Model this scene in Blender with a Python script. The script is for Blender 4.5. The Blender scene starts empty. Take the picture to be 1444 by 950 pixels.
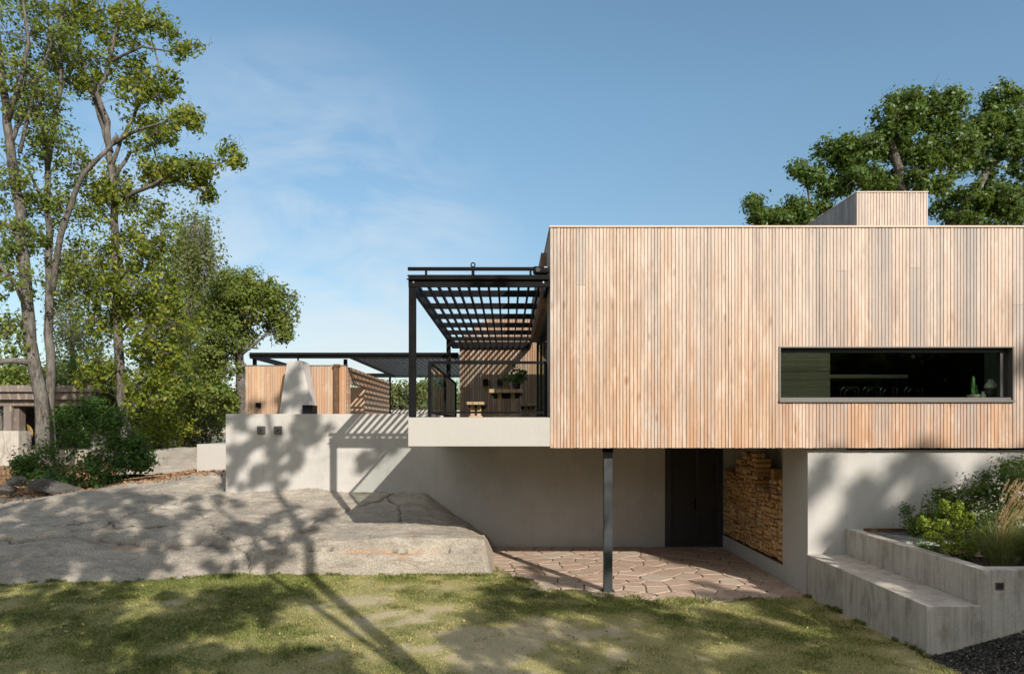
import bpy, bmesh, math, random
import numpy as np
from mathutils import Vector
R = math.radians
random.seed(7)
RNG = np.random.default_rng(11)
SC = bpy.context.scene
COL = SC.collection

# ------------------------------------------------------------------ camera
EYE = 2.83
cam_d = bpy.data.cameras.new('camera'); cam = bpy.data.objects.new('camera', cam_d)
COL.objects.link(cam); SC.camera = cam
cam.location = (0, 0, EYE); cam.rotation_euler = (R(90), 0, 0)
cam_d.sensor_width = 36; cam_d.lens = 36 * 963 / 1444
cam_d.shift_y = 125 / 1444; cam_d.shift_x = 6 / 1444
cam_d.clip_start = 0.1; cam_d.clip_end = 5000

# ------------------------------------------------------------------ sun and sky
SUN = Vector((0.54, -1.0, 0.60)).normalized()
SUN_EL = math.asin(SUN.z); SUN_ROT = math.atan2(SUN.x, SUN.y)
sd = bpy.data.lights.new('sun', 'SUN'); sd.energy = 4.35; sd.angle = R(0.42); sd.color = (1, 0.935, 0.85)
so = bpy.data.objects.new('sun', sd); COL.objects.link(so)
so.rotation_euler = (-SUN).to_track_quat('-Z', 'Y').to_euler(); so.location = (8, -14, 12)
world = bpy.data.worlds.new('World'); SC.world = world; world.use_nodes = True
wt = world.node_tree; wt.nodes.clear()
def wn(t, **k):
    n = wt.nodes.new(t)
    for a, b in k.items(): setattr(n, a, b)
    return n
wo = wn('ShaderNodeOutputWorld'); bg = wn('ShaderNodeBackground'); bg.inputs[1].default_value = 0.116
sky = wn('ShaderNodeTexSky', sky_type='NISHITA', sun_disc=False, sun_elevation=SUN_EL, sun_rotation=SUN_ROT,
         altitude=0, air_density=1.0, dust_density=0.45, ozone_density=0.7)
tc = wn('ShaderNodeTexCoord')
mp = wn('ShaderNodeMapping'); mp.inputs['Scale'].default_value = (2.2, 2.2, 5.5); mp.inputs['Rotation'].default_value = (0, R(38), 0)
nz = wn('ShaderNodeTexNoise'); nz.inputs['Scale'].default_value = 1.7; nz.inputs['Detail'].default_value = 9
nz.inputs['Roughness'].default_value = 0.58; nz.inputs['Distortion'].default_value = 0.5
cr = wn('ShaderNodeMapRange'); cr.inputs[1].default_value = 0.38; cr.inputs[2].default_value = 0.72
vd = wn('ShaderNodeVectorMath', operation='DOT_PRODUCT'); cdir = Vector((-0.31, 1.0, 0.20)).normalized()
vd.inputs[1].default_value = cdir
mr = wn('ShaderNodeMapRange'); mr.inputs[1].default_value = 0.945; mr.inputs[2].default_value = 1.0
mu = wn('ShaderNodeMath', operation='MULTIPLY'); mu2 = wn('ShaderNodeMath', operation='MULTIPLY'); mu2.inputs[1].default_value = 0.95
mx = wn('ShaderNodeMix', data_type='RGBA'); mx.inputs[7].default_value = (4.9, 5.25, 5.5, 1)
L = wt.links.new
L(tc.outputs['Generated'], mp.inputs[0]); L(mp.outputs[0], nz.inputs[0]); L(nz.outputs[0], cr.inputs[0])
L(tc.outputs['Generated'], vd.inputs[0]); L(vd.outputs['Value'], mr.inputs[0])
L(cr.outputs[0], mu.inputs[0]); L(mr.outputs[0], mu.inputs[1]); L(mu.outputs[0], mu2.inputs[0])
L(mu2.outputs[0], mx.inputs[0]); tn = wn('ShaderNodeMix', data_type='RGBA', blend_type='MULTIPLY'); tn.inputs[0].default_value = 1; tn.inputs[7].default_value = (1, 1, 1, 1)
L(sky.outputs[0], tn.inputs[6]); 
# unseen bright clouds added behind the camera to lift the shade, and a softer horizon
sx = wn('ShaderNodeSeparateXYZ'); L(tc.outputs['Generated'], sx.inputs[0])
hz = wn('ShaderNodeMapRange'); hz.inputs[1].default_value = 0.0; hz.inputs[2].default_value = 0.42; hz.inputs[3].default_value = 0.0; hz.inputs[4].default_value = 1.0; L(sx.outputs[2], hz.inputs[0])
hc = wn('ShaderNodeMix', data_type='RGBA'); hc.inputs[6].default_value = (.66, .635, .64, 1); hc.inputs[7].default_value = (.90, 1.06, 1.03, 1); L(hz.outputs[0], hc.inputs[0])
hm = wn('ShaderNodeVectorMath', operation='MULTIPLY'); L(tn.outputs[2], hm.inputs[0]); L(hc.outputs[2], hm.inputs[1])
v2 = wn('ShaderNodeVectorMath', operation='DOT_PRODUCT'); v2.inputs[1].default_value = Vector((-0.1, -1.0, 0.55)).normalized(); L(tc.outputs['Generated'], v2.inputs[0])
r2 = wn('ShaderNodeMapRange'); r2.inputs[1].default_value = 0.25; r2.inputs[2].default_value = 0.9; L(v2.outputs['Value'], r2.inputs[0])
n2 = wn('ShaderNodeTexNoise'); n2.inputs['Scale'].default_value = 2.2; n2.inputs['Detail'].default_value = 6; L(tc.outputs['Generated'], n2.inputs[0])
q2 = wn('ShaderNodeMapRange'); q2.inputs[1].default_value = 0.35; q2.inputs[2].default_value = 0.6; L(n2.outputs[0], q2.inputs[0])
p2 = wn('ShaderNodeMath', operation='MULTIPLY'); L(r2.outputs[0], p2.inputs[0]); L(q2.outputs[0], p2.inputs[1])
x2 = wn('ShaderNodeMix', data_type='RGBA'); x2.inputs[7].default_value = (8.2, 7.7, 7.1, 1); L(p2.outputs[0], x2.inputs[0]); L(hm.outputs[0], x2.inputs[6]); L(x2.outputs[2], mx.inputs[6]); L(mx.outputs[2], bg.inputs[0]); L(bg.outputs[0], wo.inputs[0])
SC.view_settings.view_transform = 'Standard'; SC.view_settings.look = 'None'
SC.view_settings.exposure = 0.45; SC.view_settings.gamma = 1.0; SC.view_settings.use_curve_mapping = False
SC.cycles.max_bounces = 10; SC.cycles.diffuse_bounces = 6; SC.cycles.glossy_bounces = 3
SC.cycles.transparent_max_bounces = 16; SC.cycles.transmission_bounces = 6
SC.cycles.use_denoising = True; SC.cycles.sample_clamp_indirect = 8

# ------------------------------------------------------------------ materials
class MAT:
    def __init__(s, name):
        s.m = bpy.data.materials.new(name); s.m.use_nodes = True
        s.t = s.m.node_tree; s.b = s.t.nodes['Principled BSDF']; s.out = s.t.nodes['Material Output']
    def n(s, t, ins=None, **k):
        n = s.t.nodes.new(t)
        for a, b in k.items(): setattr(n, a, b)
        for a, b in (ins or {}).items():
            if isinstance(b, bpy.types.NodeSocket): s.t.links.new(b, n.inputs[a])
            else: n.inputs[a].default_value = b
        return n
    def link(s, a, b): s.t.links.new(a, b)
    def coord(s, scale=(1, 1, 1), kind='Object'):
        tc = s.n('ShaderNodeTexCoord')
        geo = s.n('ShaderNodeNewGeometry')
        mp = s.n('ShaderNodeMapping', {'Scale': scale}); s.link(geo.outputs['Position'], mp.inputs[0])
        return mp.outputs[0]
    def noise(s, vec, scale, detail=4, rough=.55, dist=0):
        return s.n('ShaderNodeTexNoise', {'Vector': vec, 'Scale': scale, 'Detail': detail, 'Roughness': rough, 'Distortion': dist}).outputs['Fac']
    def ramp(s, fac, stops, interp='LINEAR'):
        r = s.n('ShaderNodeValToRGB'); s.link(fac, r.inputs[0]); cr = r.color_ramp; cr.interpolation = interp
        while len(cr.elements) < len(stops): cr.elements.new(0.5)
        for e, (p, c) in zip(cr.elements, stops):
            e.position = p; e.color = (*c, 1) if len(c) == 3 else c
        return r.outputs[0]
    def mix(s, fac, a, b, mode='MIX'):
        n = s.n('ShaderNodeMix', data_type='RGBA', blend_type=mode)
        for i, v in ((0, fac), (6, a), (7, b)):
            if isinstance(v, bpy.types.NodeSocket): s.link(v, n.inputs[i])
            elif i == 0: n.inputs[0].default_value = v
            else: n.inputs[i].default_value = (*v, 1)
        return n.outputs[2]
    def mr(s, v, a, b, c=0., d=1.):
        n = s.n('ShaderNodeMapRange', {0: v, 1: a, 2: b, 3: c, 4: d}); return n.outputs[0]
    def math(s, op, a, b=0.):
        n = s.n('ShaderNodeMath', operation=op)
        for i, v in ((0, a), (1, b)):
            if isinstance(v, bpy.types.NodeSocket): s.link(v, n.inputs[i])
            else: n.inputs[i].default_value = v
        return n.outputs[0]
    def bump(s, h, strength=.3, dist=.01):
        b = s.n('ShaderNodeBump', {'Height': h, 'Strength': strength, 'Distance': dist}); s.link(b.outputs[0], s.b.inputs['Normal'])
    def col(s, c):
        if isinstance(c, bpy.types.NodeSocket): s.link(c, s.b.inputs['Base Color'])
        else: s.b.inputs['Base Color'].default_value = (*c, 1)
    def set(s, rough=.7, metal=0., spec=.5):
        s.b.inputs['Roughness'].default_value = rough; s.b.inputs['Metallic'].default_value = metal
        s.b.inputs['Specular IOR Level'].default_value = spec
    def island(s): return s.n('ShaderNodeNewGeometry').outputs['Random Per Island']

def m_cladding(name, stops, dirs='v', weather=0.5, grey=(.36, .35, .34)):
    m = MAT(name); isl = m.island()
    pos = m.coord()
    base = m.ramp(isl, stops)
    sc = {'v': (22, 22, .8), 'h': (.8, .8, 22)}[dirs]
    gv = m.coord(sc); grain = m.noise(gv, 3.0, 6, .65)
    # offset grain per board so that it never runs across a joint
    big = m.noise(m.coord((2.2, 2.2, .55) if dirs == 'v' else (.5, .5, 3)), 1.3, 5, .6)
    c = m.mix(m.mr(grain, .3, .72, 0, .55), base, m.mix(.6, base, (.16, .085, .045), 'MIX'))
    wv = m.math('ADD', m.math('MULTIPLY', m.math('FRACT', m.math('MULTIPLY', isl, 37.3)), .55), m.math('MULTIPLY', big, .9))
    c = m.mix(m.mr(wv, .62, 1.05, 0, weather), c, grey)
    # knots and pale blotches
    kv = m.coord((7, 7, 1.8)); vo = m.n('ShaderNodeTexVoronoi', {'Vector': kv, 'Scale': 1.0, 'Randomness': 1.0})
    c = m.mix(m.mr(vo.outputs['Distance'], .10, .03, 0, .55), c, (.17, .09, .05))
    bl = m.noise(m.coord((6, 6, 1.5)), 1.1, 3, .5)
    c = m.mix(m.mr(bl, .56, .74, 0, .5), c, (.62, .50, .38))
    fine = m.noise(m.coord((60, 60, 8)), 2, 4, .7)
    c = m.mix(m.mr(fine, .35, .7, 0, .25), c, (.10, .065, .04), 'MIX')
    m.col(c); m.set(.72, 0, .35); m.bump(m.math('ADD', grain, fine), .35, .004)
    return m.m
def m_plain(name, c, rough=.6, metal=0., spec=.5, var=.0, scale=6, bump=0., warp=(1, 1, 1)):
    m = MAT(name)
    if var:
        n = m.noise(m.coord(warp), scale, 6, .6); d = tuple(x * (1 - var) for x in c); e = tuple(min(1, x * (1 + var)) for x in c)
        m.col(m.mix(m.mr(n, .3, .7), d, e))
        if bump: m.bump(n, bump, .01)
        m.link(m.mr(n, .3, .7, max(0, rough - .08), min(1, rough + .08)), m.b.inputs['Roughness'])
    else: m.col(c)
    m.b.inputs['Metallic'].default_value = metal; m.b.inputs['Specular IOR Level'].default_value = spec
    if not var: m.b.inputs['Roughness'].default_value = rough
    return m.m
def m_plaster(name, c, stain=.25):
    m = MAT(name)
    a = m.noise(m.coord((1, 1, .45)), 1.1, 7, .62); b = m.noise(m.coord(), 55, 4, .7); t = m.noise(m.coord((1, 1, 1)), 4.5, 5, .6, .8)
    c1 = m.mix(m.mr(a, .36, .70, 0, stain), c, tuple(x * .62 for x in c))
    c1 = m.mix(m.mr(t, .42, .70, 0, stain * .7), c1, tuple(min(1, x * 1.16) for x in c))
    c1 = m.mix(m.mr(b, .35, .75, 0, .18), c1, tuple(x * .7 for x in c))
    st = m.noise(m.coord((9, 9, .35)), 1, 4, .6)
    c1 = m.mix(m.mr(st, .55, .75, 0, stain * .6), c1, tuple(x * .7 for x in c))
    m.col(c1); m.set(.88, 0, .2); m.bump(m.math('ADD', b, m.math('MULTIPLY', t, 1.4)), .35, .006)
    return m.m
def m_boardconcrete(name):
    m = MAT(name)
    g = m.n('ShaderNodeNewGeometry'); sep = m.n('ShaderNodeSeparateXYZ', {0: g.outputs['Position']})
    s = m.math('ADD', sep.outputs[0], sep.outputs[1])
    f = m.math('MULTIPLY', s, 1 / .145); cell = m.math('FLOOR', f)
    wn_ = m.n('ShaderNodeTexWhiteNoise', noise_dimensions='1D'); m.link(cell, wn_.inputs['W'])
    fr = m.math('FRACT', f); seam = m.math('LESS_THAN', m.math('ABSOLUTE', m.math('SUBTRACT', fr, .5)), .47)
    nrm = m.n('ShaderNodeSeparateXYZ', {0: g.outputs['Normal']}); up = m.math('GREATER_THAN', nrm.outputs[2], .5)
    vert = m.math('SUBTRACT', 1., up)
    n1 = m.noise(m.coord(), 2.2, 7, .65); n2 = m.noise(m.coord((14, 14, 1.1)), 1, 5, .6); n3 = m.noise(m.coord(), 48, 4, .7)
    c = m.mix(m.mr(n1, .3, .7), (.42, .385, .335), (.55, .51, .45))
    c = m.mix(m.math('MULTIPLY', m.mr(wn_.outputs[0], 0, 1, 0, .14), vert), c, (.17, .155, .14))
    c = m.mix(m.math('MULTIPLY', m.mr(n2, .50, .68, 0, .38), vert), c, (.19, .155, .12))
    n4 = m.noise(m.coord((2.6, 2.6, .9)), 1.7, 6, .7, .5); c = m.mix(m.mr(n4, .50, .62, 0, .55), c, (.22, .18, .14)); n5 = m.noise(m.coord((6, 6, .5)), 1.1, 5, .7); c = m.mix(m.math('MULTIPLY', m.mr(n5, .56, .64, 0, .5), vert), c, (.58, .54, .47))
    c = m.mix(m.math('MULTIPLY', m.math('SUBTRACT', 1., seam), m.math('MULTIPLY', vert, .22)), c, (.10, .09, .08))
    c = m.mix(m.mr(n3, .4, .75, 0, .35), c, (.15, .14, .13))
    vo = m.n('ShaderNodeTexVoronoi', {'Vector': m.coord(), 'Scale': 11.0}); c = m.mix(m.mr(vo.outputs['Distance'], .07, .04), c, (.07, .065, .06))
    m.col(c); m.set(.85, 0, .25)
    m.bump(m.math('ADD', m.math('MULTIPLY', seam, .3), m.math('ADD', n3, m.math('MULTIPLY', wn_.outputs[0], .3))), .4, .005)
    return m.m
def m_rock(name, c1=(.37, .32, .26), c2=(.62, .545, .44), joints=False):
    m = MAT(name)
    rot = m.n('ShaderNodeMapping', {'Scale': (.7, 2.2, 2.2), 'Rotation': (0, R(-14), R(8))})
    g = m.n('ShaderNodeNewGeometry'); m.link(g.outputs['Position'], rot.inputs[0])
    a = m.noise(m.coord(), .75, 8, .62, .4); b = m.noise(rot.outputs[0], 2.6, 9, .68, .6); f = m.noise(m.coord(), 38, 5, .75)
    c = m.mix(m.mr(a, .33, .66), c1, c2)
    c = m.mix(m.mr(b, .44, .68, 0, .65), c, tuple(x * .55 for x in c1))
    c = m.mix(m.mr(m.noise(m.coord((.5, 1.2, 1.2)), 2.1, 5, .6), .58, .74, 0, .4), c, (.50, .33, .19))
    c = m.mix(m.mr(f, .42, .66, 0, .7), c, (.12, .11, .10))
    sp = m.n('ShaderNodeTexVoronoi', {'Vector': m.coord(), 'Scale': 17.0}); lich = m.noise(m.coord(), 1.7, 4)
    c = m.mix(m.math('MULTIPLY', m.mr(sp.outputs['Distance'], .33, .2), m.mr(lich, .5, .66, 0, .7)), c, (.52, .52, .46))
    cr = m.noise(rot.outputs[0], 1.15, 4, .5, 1.2); line = m.mr(m.math('ABSOLUTE', m.math('SUBTRACT', cr, .5)), .0, .011, 1, 0)
    if joints:
        at = m.n('ShaderNodeAttribute', attribute_name='tone'); sp_ = m.n('ShaderNodeSeparateColor', {0: at.outputs[0]})
        c = m.mix(m.math('MULTIPLY', sp_.outputs[0], .92), c, (.035, .03, .022)); c = m.mix(m.math('MULTIPLY', sp_.outputs[1], .6), c, (.44, .22, .09))
    m.col(c); m.set(.88, 0, .25)
    m.bump(m.math('ADD', b, m.math('MULTIPLY', f, .7)), 1., .045)
    return m.m
def m_bark(name, c1, c2):
    m = MAT(name); n = m.noise(m.coord((9, 9, 1.8)), 2, 7, .7, .5); n2 = m.noise(m.coord(), 1.3, 4)
    c = m.mix(m.mr(n, .35, .66), c1, c2); c = m.mix(m.mr(n2, .5, .7, 0, .5), c, (.24, .23, .20))
    m.col(c); m.set(.9, 0, .2); m.bump(n, 1, .04); return m.m
def m_leaf(name, stops, trans=.35, rough=.55):
    m = MAT(name); c = m.ramp(m.island(), stops)
    pn = m.noise(m.coord(), .9, 3); c = m.mix(m.mr(pn, .4, .66, 0, .45), c, stops[-1][1])
    m.col(c); m.set(rough, 0, .35)
    tr = m.n('ShaderNodeBsdfTranslucent'); cc = m.mix(.5, c, (.30, .36, .03)); m.link(cc, tr.inputs[0])
    ms = m.n('ShaderNodeMixShader', {0: trans}); m.link(m.b.outputs[0], ms.inputs[1]); m.link(tr.outputs[0], ms.inputs[2])
    m.link(ms.outputs[0], m.out.inputs[0]); return m.m
def m_glass(name, tint=(.80, .88, .84), extra=1.0, ior=1.5):
    m = MAT(name); m.t.nodes.remove(m.b)
    fr = m.n('ShaderNodeFresnel', {'IOR': ior}); bf = m.n('ShaderNodeNewGeometry').outputs['Backfacing']; f2 = m.math('MULTIPLY', m.math('MULTIPLY', fr.outputs[0], extra), m.math('SUBTRACT', 1., bf))
    t = m.n('ShaderNodeBsdfTransparent', {'Color': (*tint, 1)}); g = m.n('ShaderNodeBsdfGlossy', {'Roughness': .0, 'Color': (.9, .95, .92, 1)})
    ms = m.n('ShaderNodeMixShader'); m.link(f2, ms.inputs[0]); m.link(t.outputs[0], ms.inputs[1]); m.link(g.outputs[0], ms.inputs[2])
    m.link(ms.outputs[0], m.out.inputs[0]); return m.m

def m_facade(name):
    m = MAT(name); at = m.n('ShaderNodeAttribute', attribute_name='tone'); sp = m.n('ShaderNodeSeparateColor', {0: at.outputs[0]})
    pl, rib, sec = sp.outputs[0], sp.outputs[1], sp.outputs[2]
    g = m.n('ShaderNodeNewGeometry'); sep = m.n('ShaderNodeSeparateXYZ', {0: g.outputs['Position']})
    off = m.n('ShaderNodeCombineXYZ', {0: m.math('MULTIPLY', pl, 91.), 1: m.math('MULTIPLY', pl, 37.), 2: m.math('MULTIPLY', pl, 53.)})
    ps = m.n('ShaderNodeVectorMath', {0: g.outputs['Position'], 1: off.outputs[0]}, operation='ADD').outputs[0]
    def mp(sc): return m.n('ShaderNodeMapping', {0: ps, 'Scale': sc}).outputs[0]
    c = m.ramp(pl, [(0., (.46, .275, .165)), (.14, (.56, .36, .22)), (.3, (.62, .45, .31)), (.44, (.50, .36, .26)), (.56, (.68, .53, .39)), (.68, (.45, .37, .305)), (.8, (.60, .40, .255)), (.9, (.64, .55, .46)), (1., (.40, .345, .30))])
    c = m.mix(m.mr(rib, 0, 1, 0, .46), c, m.ramp(m.math('FRACT', m.math('MULTIPLY', rib, 7.3)), [(0., (.48, .31, .19)), (.3, (.74, .58, .42)), (.6, (.52, .43, .35)), (.85, (.62, .36, .19)), (1., (.45, .36, .30))]))
    wave = m.noise(mp((10, 10, .9)), 1., 5, .6, 1.2); c = m.mix(m.mr(wave, .40, .64, 0, .65), c, (.40, .25, .15))
    pale = m.noise(mp((5, 5, 1.5)), 1., 4, .55, .4); c = m.mix(m.mr(pale, .50, .68, 0, .75), c, (.74, .60, .47))
    kn = m.n('ShaderNodeTexVoronoi', {0: mp((5.5, 5.5, 1.7)), 'Scale': 1.}); c = m.mix(m.mr(kn.outputs['Distance'], .18, .05, 0, .85), c, (.27, .14, .075))
    # weathering: paler and greyer towards the top and the right, warmer lower down
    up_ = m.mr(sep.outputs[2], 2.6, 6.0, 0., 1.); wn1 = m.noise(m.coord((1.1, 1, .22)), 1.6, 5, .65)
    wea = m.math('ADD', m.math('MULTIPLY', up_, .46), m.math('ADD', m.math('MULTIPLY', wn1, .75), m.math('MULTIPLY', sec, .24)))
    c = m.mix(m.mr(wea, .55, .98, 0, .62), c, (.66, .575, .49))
    gr = m.math('ADD', m.math('MULTIPLY', m.math('FRACT', m.math('MULTIPLY', pl, 13.7)), .55), m.math('ADD', m.math('MULTIPLY', wn1, .6), m.math('MULTIPLY', sec, .16)))
    c = m.mix(m.mr(gr, .70, 1.02, 0, .85), c, (.36, .335, .31))
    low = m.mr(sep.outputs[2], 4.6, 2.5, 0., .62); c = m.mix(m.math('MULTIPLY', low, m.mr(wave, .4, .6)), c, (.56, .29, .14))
    fine = m.noise(mp((75, 75, 5)), 1, 5, .7); c = m.mix(m.mr(fine, .40, .70, 0, .34), c, (.33, .22, .14))
    dk = m.noise(m.coord((3, 1, .5)), 1.3, 5, .7); c = m.mix(m.mr(dk, .52, .72, 0, .5), c, (.30, .23, .18))
    c = m.mix(1., c, (.885, .87, .89), 'MULTIPLY'); m.col(c); m.set(.66, 0, .35); m.bump(m.math('ADD', wave, fine), .4, .004); return m.m
WOOD = [(0., (.52, .34, .215)), (.16, (.60, .43, .29)), (.34, (.50, .385, .285)), (.5, (.66, .50, .355)), (.66, (.47, .35, .26)), (.8, (.58, .385, .245)), (.9, (.70, .56, .42)), (.955, (.52, .29, .15)), (1., (.40, .30, .235))]
M = {}
M['clad'] = m_facade('weathered_cedar')
M['clad_grey'] = m_cladding('silver_grey_cedar', [(0., (.33, .33, .33)), (.5, (.42, .41, .40)), (1., (.28, .28, .285))], weather=.6)
M['clad_warm'] = m_cladding('warm_cedar', [(0., (.50, .27, .14)), (.35, (.56, .34, .19)), (.7, (.44, .26, .15)), (1., (.60, .42, .27))], weather=.35)
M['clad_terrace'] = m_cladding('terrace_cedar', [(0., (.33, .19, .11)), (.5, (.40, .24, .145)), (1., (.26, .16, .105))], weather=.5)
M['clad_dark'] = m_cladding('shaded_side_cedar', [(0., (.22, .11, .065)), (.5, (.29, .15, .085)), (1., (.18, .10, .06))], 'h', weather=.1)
M['batten'] = m_plain('shaded_wood_groove', (.17, .11, .07), .9)
M['groove'] = m_plain('dark_backing_felt', (.03, .022, .018), .95)
M['plaster'] = m_plaster('warm_grey_render', (.475, .452, .42), .5)
M['plaster_cool'] = m_plaster('smooth_grey_render', (.46, .44, .41), .3)
M['slab'] = m_plaster('pale_concrete_slab', (.435, .41, .375), .14)
M['board'] = m_boardconcrete('board_marked_concrete')
M['steel'] = m_plain('black_painted_steel', (.008, .008, .0085), .5, 0., .07, .25, 3)
M['steel_grey'] = m_plain('dark_grey_steel', (.045, .05, .052), .38, .3, .5, .25, 4, .1)
M['rust'] = m_plain('rusty_steel', (.11, .06, .03), .8, 0, .3, .4, 9, .3)
M['galv'] = m_plain('galvanised_steel', (.30, .31, .31), .5, .8, .5, .2, 5)
M['door'] = m_plain('dark_door_paint', (.028, .025, .023), .5, 0, .4, .2, 3)
M['frame'] = m_plain('bronze_anodised_frame', (.13, .12, .11), .42, .5)
M['frame_pale'] = m_plain('weathered_edge_trim', (.55, .42, .32), .6)
M['frame_dark'] = m_plain('dark_window_frame', (.03, .03, .03), .45)
M['glass'] = m_glass('window_glass', (.86, .91, .84), .5)
M['rail_glass'] = m_glass('railing_glass', (.90, .93, .92), 1.6)
M['oak_top'] = m_cladding('oiled_table_wood', [(0., (.52, .33, .18)), (1., (.60, .40, .23))], 'h', weather=.1)
M['rock'] = m_rock('granite_rock', joints=True)
M['stone'] = m_rock('dark_field_stone', (.05, .047, .043), (.13, .12, .105))
M['rock2'] = m_rock('lake_side_granite')
M['bark_oak'] = m_bark('oak_bark', (.035, .031, .028), (.20, .175, .15))
M['bark_dark'] = m_bark('dark_twig_bark', (.035, .03, .025), (.12, .095, .075))
M['bark_birch'] = m_bark('birch_bark', (.10, .09, .085), (.50, .48, .45))
M['leaf_oak'] = m_leaf('oak_leaves', [(0., (.075, .125, .02)), (.45, (.125, .18, .03)), (.85, (.19, .235, .04)), (1., (.24, .25, .06))], .42)
M['leaf_yellow'] = m_leaf('yellowing_maple_leaves', [(0., (.085, .125, .012)), (.4, (.15, .20, .02)), (.75, (.24, .26, .025)), (.93, (.38, .33, .035)), (1., (.11, .17, .02))], .45)
M['leaf_deep'] = m_leaf('deep_green_oak_leaves', [(0., (.04, .08, .015)), (.5, (.07, .13, .024)), (.9, (.12, .185, .035)), (1., (.07, .12, .025))], .38, .42)
M['leaf_birch'] = m_leaf('grey_green_birch_leaves', [(0., (.10, .135, .04)), (.5, (.17, .20, .06)), (.9, (.24, .25, .09)), (1., (.14, .17, .055))], .45)
M['leaf_bush'] = m_leaf('bush_leaves', [(0., (.025, .075, .014)), (.5, (.045, .115, .02)), (.85, (.09, .17, .03)), (1., (.05, .11, .02))], .35)
M['leaf_lime'] = m_leaf('lime_spirea_leaves', [(0., (.16, .22, .02)), (.5, (.28, .33, .035)), (1., (.20, .27, .03))], .4)
M['leaf_far'] = m_leaf('far_wood_leaves', [(0., (.06, .085, .025)), (.5, (.10, .12, .035)), (.85, (.16, .14, .045)), (1., (.09, .105, .035))], .2)
M['grass_tall'] = m_leaf('ornamental_grass_blades', [(0., (.09, .13, .04)), (.6, (.16, .19, .07)), (1., (.24, .23, .10))], .3)
M['plume'] = m_leaf('tan_grass_plumes', [(0., (.52, .32, .16)), (.6, (.62, .42, .24)), (1., (.45, .28, .14))], .35)
M['cactus'] = m_plain('cactus_skin', (.05, .12, .035), .5, 0, .4, .3, 30, .3)
M['ceramic_white'] = m_plain('white_glaze', (.62, .60, .56), .3, 0, .5, .1, 10)
M['ceramic_dark'] = m_plain('dark_stoneware', (.05, .045, .042), .55, 0, .5, .3, 12)
M['clay'] = m_plain('clay_pot', (.20, .17, .15), .7, 0, .4, .3, 12)
M['chrome'] = m_plain('chromed_tube', (.55, .56, .55), .25, 1.)
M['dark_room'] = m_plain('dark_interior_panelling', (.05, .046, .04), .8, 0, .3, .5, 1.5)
M['room_wood'] = m_cladding('pale_stacked_boards', [(0., (.80, .78, .56)), (.5, (.86, .84, .62)), (1., (.68, .66, .48))], 'h', weather=.1)
M['ivory'] = m_plain('ivory_laminate', (.75, .77, .62), .45)
M['wicker'] = m_plain('yellow_wicker', (.45, .28, .07), .6, 0, .4, .3, 20)
M['deck'] = m_plain('grey_deck_boards', (.17, .155, .14), .8, 0, .3, .25, 3, .2, (1, 8, 1))
M['roof'] = m_plain('roofing_felt', (.06, .06, .06), .9)
m = MAT('lake_water'); m.col((.10, .16, .20)); m.set(.08, 0, .5)
m.bump(m.noise(m.coord((.6, 1.5, 1)), .8, 4, .6), .25, .1); M['water'] = m.m
# ------------------------------------------------------------------ mesh helpers
def P(px, py, D): return ((px - 716) / 963 * D, D, EYE + (600 - py) / 963 * D)
class MB:
    def __init__(s): s.v = []; s.f = []
    def add(s, vs, fs):
        o = len(s.v); s.v += [tuple(v) for v in vs]; s.f += [tuple(i + o for i in f) for f in fs]; return s
    def box(s, x0, x1, y0, y1, z0, z1):
        return s.hexa([(x0, y0, z0), (x1, y0, z0), (x1, y1, z0), (x0, y1, z0), (x0, y0, z1), (x1, y0, z1), (x1, y1, z1), (x0, y1, z1)])
    def hexa(s, vs):
        return s.add(vs, [(0, 3, 2, 1), (4, 5, 6, 7), (0, 1, 5, 4), (1, 2, 6, 5), (2, 3, 7, 6), (3, 0, 4, 7)])
    def prism(s, poly, z0, z1, zt=None):
        n = len(poly)
        s.add([(x, y, z0) for x, y in poly] + [(x, y, z1) for x, y in poly],
              [tuple(range(n))[::-1], tuple(range(n, 2 * n))] + [(i, (i + 1) % n, n + (i + 1) % n, n + i) for i in range(n)]); return s
    def tube(s, pts, rad, n=6, cap=True):
        pts = [Vector(p) for p in pts]
        if not hasattr(rad, '__len__'): rad = [rad] * len(pts)
        vs = []; u = None
        for i, p in enumerate(pts):
            t = (pts[min(i + 1, len(pts) - 1)] - pts[max(i - 1, 0)])
            if t.length < 1e-9: t = Vector((0, 0, 1))
            t.normalize()
            if u is None:
                u = t.orthogonal().normalized()
            else:
                u = (u - t * u.dot(t)); u = u.normalized() if u.length > 1e-6 else t.orthogonal().normalized()
            w = t.cross(u)
            for k in range(n):
                a = 2 * math.pi * k / n; vs.append(p + (u * math.cos(a) + w * math.sin(a)) * rad[i])
        fs = [(i * n + k, i * n + (k + 1) % n, (i + 1) * n + (k + 1) % n, (i + 1) * n + k) for i in range(len(pts) - 1) for k in range(n)]
        if cap: fs += [tuple(range(n))[::-1], tuple(range((len(pts) - 1) * n, len(pts) * n))]
        return s.add(vs, fs)
    def lathe(s, prof, c, n=20):
        vs = [(c[0] + r * math.cos(2 * math.pi * k / n), c[1] + r * math.sin(2 * math.pi * k / n), c[2] + z) for r, z in prof for k in range(n)]
        fs = [(i * n + k, i * n + (k + 1) % n, (i + 1) * n + (k + 1) % n, (i + 1) * n + k) for i in range(len(prof) - 1) for k in range(n)]
        fs += [tuple(range(n))[::-1], tuple(range((len(prof) - 1) * n, len(prof) * n))]
        return s.add(vs, fs)
    def build(s, name, mat, parent=None, **k): return mesh_obj(name, np.array(s.v, dtype=np.float64), s.f, mat, parent, **k)
def wloc(o):
    v = Vector((0, 0, 0))
    while o is not None: v += o.location; o = o.parent
    return v
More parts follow.
